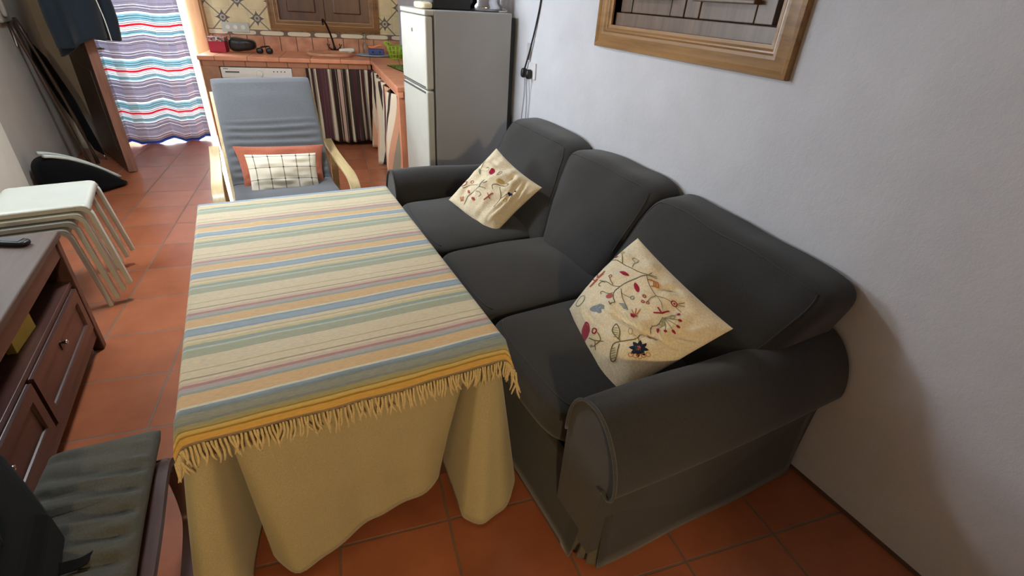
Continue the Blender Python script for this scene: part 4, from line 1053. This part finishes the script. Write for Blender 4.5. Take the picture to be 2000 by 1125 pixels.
# red box
bx = thing('storage_box', 'small crimson box with a patterned lid beside the doorway jamb', 'box', K(-1.575, 6.32, CZ), -KA)
m_crim = M('crimson_card', (178, 38, 66), rough=.55); mb = MB(); mb.box(-.078, .078, -.07, .07, .001, .105); mb.build('body', m_crim, bx, bevel=.004)
m_pat = None
t_ = NT('patterned_lid'); vr = t_.n('ShaderNodeTexVoronoi'); vr.inputs['Scale'].default_value = 60; t_.l(t_.coord(), vr.inputs['Vector'])
t_.l(t_.ramp(t_.sep(vr.outputs[1])[0], [(.0, s2l((70, 140, 150))), (.3, s2l((216, 206, 200))), (.55, s2l((90, 80, 84))), (.75, s2l((214, 128, 134))), (1, s2l((214, 128, 134)))], 'CONSTANT'), t_.b.inputs['Base Color'])
mb = MB(); mb.box(-.082, .082, -.074, .074, .105, .145); mb.build('lid', t_.m, bx, bevel=.004)
# black bag
mb = MB()
def bgf(q, p):
    p.z *= 1-.38*(q.x+1)/2; p.z += .008*nz(p, 14, 2); p.y += .01*nz(p, 12, 5); return p
mb.soft((0, 0, .075), (.13, .07, .075), 3.5, 14, bgf); bg_ = kthing(mb, 'handbag', M('black_leather', (22, 21, 24), rough=.35, bump=.4, bscale=60), -1.345, 6.33, 'slouched black bag lying on the counter next to the crimson box', 'bag', smooth=True)
mb = MB(); mb.box(.05, .062, -.075, -.07, -.03, -.01); mb.build('buckle', m_chrome, bg_)
hp = thing('headphones', 'black headphones resting on the counter beside the slouched bag', 'headphones', K(-1.13, 6.26, CZ), -KA)
for x in (-.045, .05):
    mb = MB(); mb.soft((x, 0, .030), (.034, .030, .028), 3, 10); mb.build('ear_cup', m_black, hp, smooth=True)
mb = MB(); mb.tube(smooth_path([(-.045, .02, .04), (-.04, .07, .055), (0, .10, .06), (.04, .07, .065), (.055, .02, .055)], 5), .008, 8); mb.build('headband', m_black, hp, smooth=True)
# drip tray, organiser, cloth, basket, bottle, hob
m_tray = M('pale_blue_plastic', (150, 178, 196), rough=.35, var=.04)
mb = MB(); mb.lathe([(.14, .004), (.18, .006), (.195, .018), (.188, .018), (.17, .010), (.02, .010)], n=36, sy=.55); kthing(mb, 'drip_tray', m_tray, -.005, 6.33, 'pale blue oval tray in the corner of the counter', 'tray', smooth=True)
og = thing('sponge_holder', 'small blue perforated holder standing on the pale blue tray', 'holder', K(.02, 6.34, CZ+.020), -KA)
m_blue = M('cobalt_plastic', (52, 74, 138), rough=.4, var=.06)
mb = MB(); mb.box(-.085, .085, -.035, .035, 0, .055); mb.build('body', m_blue, og, bevel=.006)
for x in (-.035, .04):
    mb = MB(); mb.lathe([(.012, 0), (.012, .002)], n=12); mb.v = [(x+a, -.0365-c, .025+b) for a, b, c in mb.v]; mb.build('hole', m_black, og)
mb = MB()
mb.soft((0, 0, .014), (.085, .03, .013), 3, 12, lambda q, p: Vector((p.x, p.y, p.z+.012*math.sin(q.x*3)))); o_ = kthing(mb, 'orange_cloth', M('apricot_cloth', (232, 146, 104), rough=.8), .02, 6.34, 'apricot cleaning cloth folded over the blue holder', 'cloth', z=CZ+.088, smooth=True)
m_lime = M('lime_plastic', (150, 206, 30), rough=.35, var=.05)
mb = MB(); n_ = 28
for zz in (.004, .045, .085, .125):
    r_a = .062+.028*zz/.13; mb.tube([(r_a*math.cos(2*math.pi*k/n_), r_a*math.sin(2*math.pi*k/n_), zz) for k in range(n_+1)], .005, 6)
for k in range(12):
    c_k, s_k = math.cos(2*math.pi*k/12), math.sin(2*math.pi*k/12); mb.tube([(.062*c_k, .062*s_k, .004), (.090*c_k, .090*s_k, .125)], .007, 6)
mb.lathe([(.06, 0), (.06, .006)], n=20)
mb.tube(smooth_path([(-.09, 0, .12), (-.12, 0, .15), (-.09, 0, .165), (-.05, 0, .15)], 4), .008, 6)
kthing(mb, 'lime_basket', m_lime, .23, 6.20, 'lime green openwork plastic basket in the counter corner beside the fridge', 'basket', smooth=True)
m_glass = M('clear_glass', (220, 235, 235), rough=.05, trans=1, var=.01)
mb = MB(); mb.lathe([(.024, 0), (.026, .01), (.026, .10), (.012, .13), (.009, .16), (.014, .20), (.013, .22)], n=18); kthing(mb, 'glass_bottle', m_glass, -.10, 6.47, 'slim clear glass bottle standing behind the pale blue tray', 'bottle', smooth=True)
m_hob = M('black_glass', (14, 16, 16), rough=.06, var=.0)
hb = MB(); hb.box(-.14, .26, -.22, .22, 0, .008); h_ = hb.build('hob', m_hob, None, loc=(1.47, 5.20, CZ+.001), rotz=rad(5), bevel=.003); tag(h_, 'black glass hob let into the counter arm next to the fridge', 'hob')
for x, y, r_ in ((0, -.10, .07), (.12, .10, .09)):
    mb = MB(); mb.tube([(x+r_*math.cos(2*math.pi*k/32), y+r_*math.sin(2*math.pi*k/32), .0082) for k in range(33)], .0015, 4); mb.build('cooking_zone', m_grey_line, h_)
# socket strip on the tiles
sk = thing('socket_strip', 'cream triple socket plate on the patterned tiles above the crimson box', 'socket', K(-1.43, KY, 1.13), -KA)
mb = MB(); mb.box(-.135, .135, -.012, 0, -.047, .047); mb.build('plate', m_fridge_door, sk, bevel=.004)
for x in (-.075, 0, .075):
    mb = MB(); mb.lathe([(.022, 0), (.022, .003), (.018, .003), (.016, -.004)], n=20); mb.v = [(x+a, -.013-c, b) for a, b, c in mb.v]; mb.build('outlet', m_white, sk, smooth=True, angle=30)

# ------------------------------------------------------------------ doorway curtain, door, coat
cs = [(0, (186, 184, 198)), (0.03, (98, 90, 106)), (0.036, (186, 184, 198)), (0.065, (98, 90, 106)), (0.075, (244, 246, 248)), (0.095, (98, 90, 106)), (0.105, (186, 184, 198)), (0.125, (98, 90, 106)), (0.131, (186, 184, 198)), (0.165, (244, 246, 248)), (0.175, (186, 184, 198)), (0.2, (98, 90, 106)), (0.212, (244, 246, 248)), (0.245, (180, 214, 222)), (0.28, (84, 108, 124)), (0.29, (180, 214, 222)), (0.315, (84, 108, 124)), (0.325, (244, 246, 248)), (0.36, (84, 108, 124)), (0.37, (244, 246, 248)), (0.4, (84, 108, 124)), (0.408, (244, 246, 248)), (0.43, (222, 74, 98)), (0.475, (244, 246, 248)), (0.5, (84, 108, 124)), (0.508, (244, 246, 248)), (0.54, (84, 108, 124)), (0.55, (180, 214, 222)), (0.585, (84, 108, 124)), (0.595, (180, 214, 222)), (0.635, (84, 108, 124)), (0.645, (180, 214, 222)), (0.69, (244, 246, 248)), (0.735, (98, 90, 106)), (0.747, (186, 184, 198)), (0.78, (98, 90, 106)), (0.786, (186, 184, 198)), (0.82, (244, 246, 248)), (0.83, (98, 90, 106)), (0.842, (186, 184, 198)), (0.87, (244, 246, 248)), (0.88, (186, 184, 198)), (0.93, (98, 90, 106)), (0.937, (186, 184, 198)), (1, (186, 184, 198))]
m_door_curt = striped('serape_curtain', [(a, s2l(c)) for a, c in cs], 'UV', 1, .405, offset=.405-.142, trans=.30)
t_ = m_door_curt
pA = K(-2.655, 6.05); pB = K(-1.875, 6.34)
dc = curtain('doorway_curtain', pA, pB, 2.06, .02, 5, .028, m_door_curt, 'red, white and grey-blue horizontally striped curtain hanging in the bright doorway', 'curtain', seed=6, zb=lambda a: .02*math.sin(a*14))
m_hem = striped('blue_hem', [(0, s2l((60, 96, 190))), (1, s2l((60, 96, 190)))], 'UV', 0, 1, trans=.4)
mb = MB(); V = []; c0 = dc.location
me_ = dc.data; nu_ = 160
low = [me_.vertices[i].co.copy() for i in range(nu_)]
mb.add([(p.x, p.y-.004, p.z+.022) for p in low]+[(p.x, p.y-.004, p.z-.008) for p in low], [(i, i+1, nu_+i+1, nu_+i) for i in range(nu_-1)])
mb.uv = {i: (i/10, 0) for i in range(len(mb.v))}
mb.build('hem', m_hem, dc, smooth=True)
mb = MB(); mb.tube([pA+Vector((0, 0, 2.07)), pB+Vector((0, 0, 2.07))], .012, 10); o_ = mb.build('curtain_rod', m_darkwood, None, smooth=True); tag(o_, 'dark rod carrying the striped doorway curtain', 'rod')
# door leaf, swung into the room
h0 = Vector((-1.42, 5.50)); 
def T2(x, y): a = rad(8.5); return Vector((x*math.cos(a)-y*-math.sin(-a)*0, 0))
_a = rad(-8.5); _n = Vector((math.cos(_a), -math.sin(_a))); _dd = Vector((math.sin(_a), math.cos(_a)))
def tl(x, y): p = Vector((x, y)); return Vector((p.dot(_n), p.dot(_dd)))
e0 = tl(-1.865, 5.29); e1 = tl(-2.31, 6.10)
ang = math.atan2(e1.y-e0.y, e1.x-e0.x); Ld = (e1-e0).length
dr = thing('door_leaf', 'open dark brown wooden door at the curtained doorway with a coat over it', 'door', (e0.x, e0.y, 0), ang)
mb = MB(); mb.box(.004, Ld, -.035, .035, .01, 2.05); lf = mb.build('leaf', m_door, dr, bevel=.004)
mb = MB(); mb.box(-.006, .004, -.036, .036, .01, 2.05); mb.build('edge', m_door_edge, dr, bevel=.002)
for z0, z1 in ((.18, .85), (1.0, 1.88)):
    for s in (-1, 1):
        mb = MB(); mb.box(.14, Ld-.14, s*.036-.006, s*.036+.006, z0, z1); mb.build('panel', m_door, lf, bevel=.008)
mb = MB(); mb.tube(smooth_path([(.05, -.035, 1.02), (.05, -.085, 1.02), (.07, -.09, 1.02), (.16, -.09, 1.02)], 4), .009, 8); mb.build('handle', m_chrome, dr, smooth=True)
# coat
ct = thing('coat', 'dark navy coat hanging over the end of the open door', 'coat', (e0.x, e0.y, 0), ang)
def coatf(a, j):
    t = j; th = 2*math.pi*a; z = 1.78-.66*t
    rx = .10+.15*min(1, t*1.8)**.7; ry = .06+.10*min(1, t*1.6)
    fold = 1+.12*math.sin(th*4+t*2)*t+.05*math.sin(th*7+1)*t
    return Vector((.08+rx*math.cos(th)*fold, ry*math.sin(th)*fold*1.15, z-.13*max(0, math.sin(th))*t+.02*math.sin(th*3)*t))
mb = MB(); mb.grid(coatf, 64, 24, closeu=True); mb.build('body', m_navy, ct, smooth=True, solid=.006)
for s, dz in ((-1, 0), (1, -.05)):
    mb = MB(); mb.tube(smooth_path([(.12, s*.06, 1.74), (.03, s*.15, 1.55), (-.03, s*.17, 1.30), (-.02, s*.15, 1.10+dz)], 5), [.05+.02*k/15 for k in range(16)], 12); mb.build('sleeve', m_navy, ct, smooth=True)
mb = MB(); mb.tube(smooth_path([(-.17, -.10, 1.42), (-.18, -.115, 1.25), (-.165, -.12, 1.10)], 4), .0035, 6); mb.build('piping', m_white, ct)

# ------------------------------------------------------------------ left wall things
def stick(name, a, b, r, mat, label, cat, curve=0, knob=0):
    a, b = Vector(a), Vector(b); c0 = b.copy(); pts = []
    for k in range(13):
        t = k/12; p = a.lerp(b, t); p.x += curve*math.sin(t*math.pi); pts.append(p-c0)
    mb = MB(); mb.tube(pts, [r*(1+.25*math.sin(k*1.7)) for k in range(13)], 8); o = mb.build(name, mat, None, loc=c0, smooth=True); return tag(o, label, cat)
def onwall(px_v, z, off=.03): return (WL+off, px_v, z)
stick('walking_stick', onwall(5.72, 1.20, .03), onwall(5.72, .01, .20), .014, m_darkwood, 'thin brown walking stick leaning on the wall behind the open door, nearer one', 'stick', 0)
stick('walking_stick', onwall(5.86, 1.22, .03), onwall(5.86, .01, .22), .014, m_darkwood, 'brown walking stick leaning in the corner, beside the closed umbrella', 'stick', .02)
um = thing('umbrella', 'closed black umbrella leaning on the wall behind the open door', 'umbrella', (WL+.26, 5.98, 0))
mb = MB(); mb.tube([(-.22, 0, 1.02), (-.20, 0, .90), (-.12, 0, .55), (-.03, 0, .12), (0, 0, .06)], [.010, .05, .058, .03, .008], 12); mb.build('canopy', m_blackfab, um, smooth=True)
mb = MB(); mb.tube([(-.225, 0, 1.10), (-.22, 0, 1.02)], .008, 8); mb.tube([(0, 0, .06), (.005, 0, .005)], .006, 8); mb.build('shaft', m_chrome, um, smooth=True)
ic = thing('entry_phone', 'grey-white entry phone box mounted high on the left wall', 'phone', (WL, 5.62, 1.20))
mb = MB(); mb.box(0, .05, -.10, .10, 0, .26); mb.build('body', M('aged_plastic', (150, 148, 140), rough=.5), ic, bevel=.012, bseg=3)
mb = MB(); mb.soft((.065, -.05, .14), (.018, .025, .10), 4, 10); mb.build('handset', M('aged_plastic_light', (160, 158, 150), rough=.5), ic, smooth=True)
mb = MB(); mb.tube(smooth_path([(.03, .09, .0), (.02, .11, -.10), (.012, .12, -.18)], 4), .004, 6); mb.build('cable', m_white, ic)  # white line drawn in place of a small highlight on the wall
# bag on the floor against the left wall
m_silver = M('silver_piping', (200, 210, 205), rough=.4, var=.1)
sb = thing('sports_bag', 'black padded sports bag with pale trim slumped behind the stool stack', 'bag', (-1.315, 5.02, 0), rad(38))
def sbh(x): return .37-.33*(max(0, x+.27)/.54)**1.7        # height of the slumped bag along its length
def sbf(q, p):
    t = (q.z+1)/2; x = p.x; H_ = max(.03, sbh(max(-.27, min(.27, x))))
    z = .005+H_*t; y = p.y*(1-.35*max(0, q.x)**2)
    return Vector((x, y+.015*nz(p, 8, 4), z-.0))
mb = MB(); mb.soft((0, 0, 0), (.29, .12, .17), 3.4, 20, sbf); mb.build('body', m_blackfab, sb, smooth=True)
for yy in (-.060, .012):
    mb = MB(); pts = []
    for k in range(16):
        x = -.22+.46*k/15; pts.append((x, yy*(1-1.2*max(0, x)), sbh(x)*(1.0 if yy > 0 else .97)+.014))
    mb.bar(pts, .038, .022, (0, 1, 0)); mb.build('trim_band', m_silver, sb, smooth=True)

# socket, plug and cords on the right wall near the fridge
sp = thing('wall_socket', 'white wall socket plate with black plugs beside the fridge', 'socket', (WR, 3.13, 1.17))
mb = MB(); mb.box(-.010, 0, -.085, .045, -.05, .05); mb.build('plate', M('socket_white', (206, 206, 210), rough=.45), sp, bevel=.003)
mb = MB(); mb.box(-.012, 0, .0, .045, .06, .16); mb.build('junction_box', M('socket_grey', (178, 178, 182), rough=.45), sp, bevel=.003)
for y in (.035, -.035):
    mb = MB(); mb.soft((-.028, y, -.02), (.020, .017, .030), 3, 8); mb.build('plug', m_black, sp, smooth=True)
mb = MB(); mb.tube(smooth_path([(WR-.006, 3.02, 1.95), (WR-.006, 3.035, 1.62), (WR-.008, 3.07, 1.46), (WR-.015, 3.12, 1.30), (WR-.028, 3.155, 1.18)], 6), .0055, 8)
o_ = mb.build('power_cable', m_black, None, smooth=True); tag(o_, 'thick black cable running down the wall to the socket beside the fridge', 'cable')
for k, (y0, y1, lb) in enumerate(((3.165, 3.17, 'thin grey cord hanging from the plug nearest the fridge'), (3.15, 3.11, 'thin grey cord curving down from the socket behind the sofa back'), (3.10, 3.08, 'faint pale cord hanging from the second plug of the socket'))):
    mb = MB(); mb.tube(smooth_path([(WR-.02, y0, 1.13), (WR-.007, (y0+y1)/2+.015, 1.0), (WR-.007, y1+.03, .86), (WR-.007, y1+.02, .70)], 6), .0022, 6)
    o_ = mb.build('thin_cord', M('cord_grey%d' % k, (110, 110, 114) if k < 2 else (160, 160, 166), rough=.5), None, smooth=True); tag(o_, lb, 'cord')
# fixtures out of frame: a rim for the added ceiling fill, and the hallway lamp
t_ = thing('ceiling_fill_rim', 'round white rim of the added fill light above the table end', 'lamp', (-.25, 3.3, 2.47))
mb = MB(); mb.lathe([(.24, .0), (.25, .02), (.25, .075)], n=32); mb.build('rim', m_white, t_, smooth=True, angle=40)
t_ = thing('pendant_lamp', 'cream card pendant lamp in the hallway behind the viewer', 'lamp', (-.30, -2.60, 1.85))
mb = MB(); mb.grid(lambda a, j: Vector(((.12+.10*j)*math.cos(2*math.pi*a), (.12+.10*j)*math.sin(2*math.pi*a), .26-.16*j)), 28, 6, closeu=True); mb.build('lamp_shade', M('lamp_shade_card', (226, 214, 186), rough=.8), t_, smooth=True, solid=.003)
mb = MB(); mb.tube([(0, 0, .14), (0, 0, ZC-1.85)], .004, 6); mb.build('flex', m_black, t_)
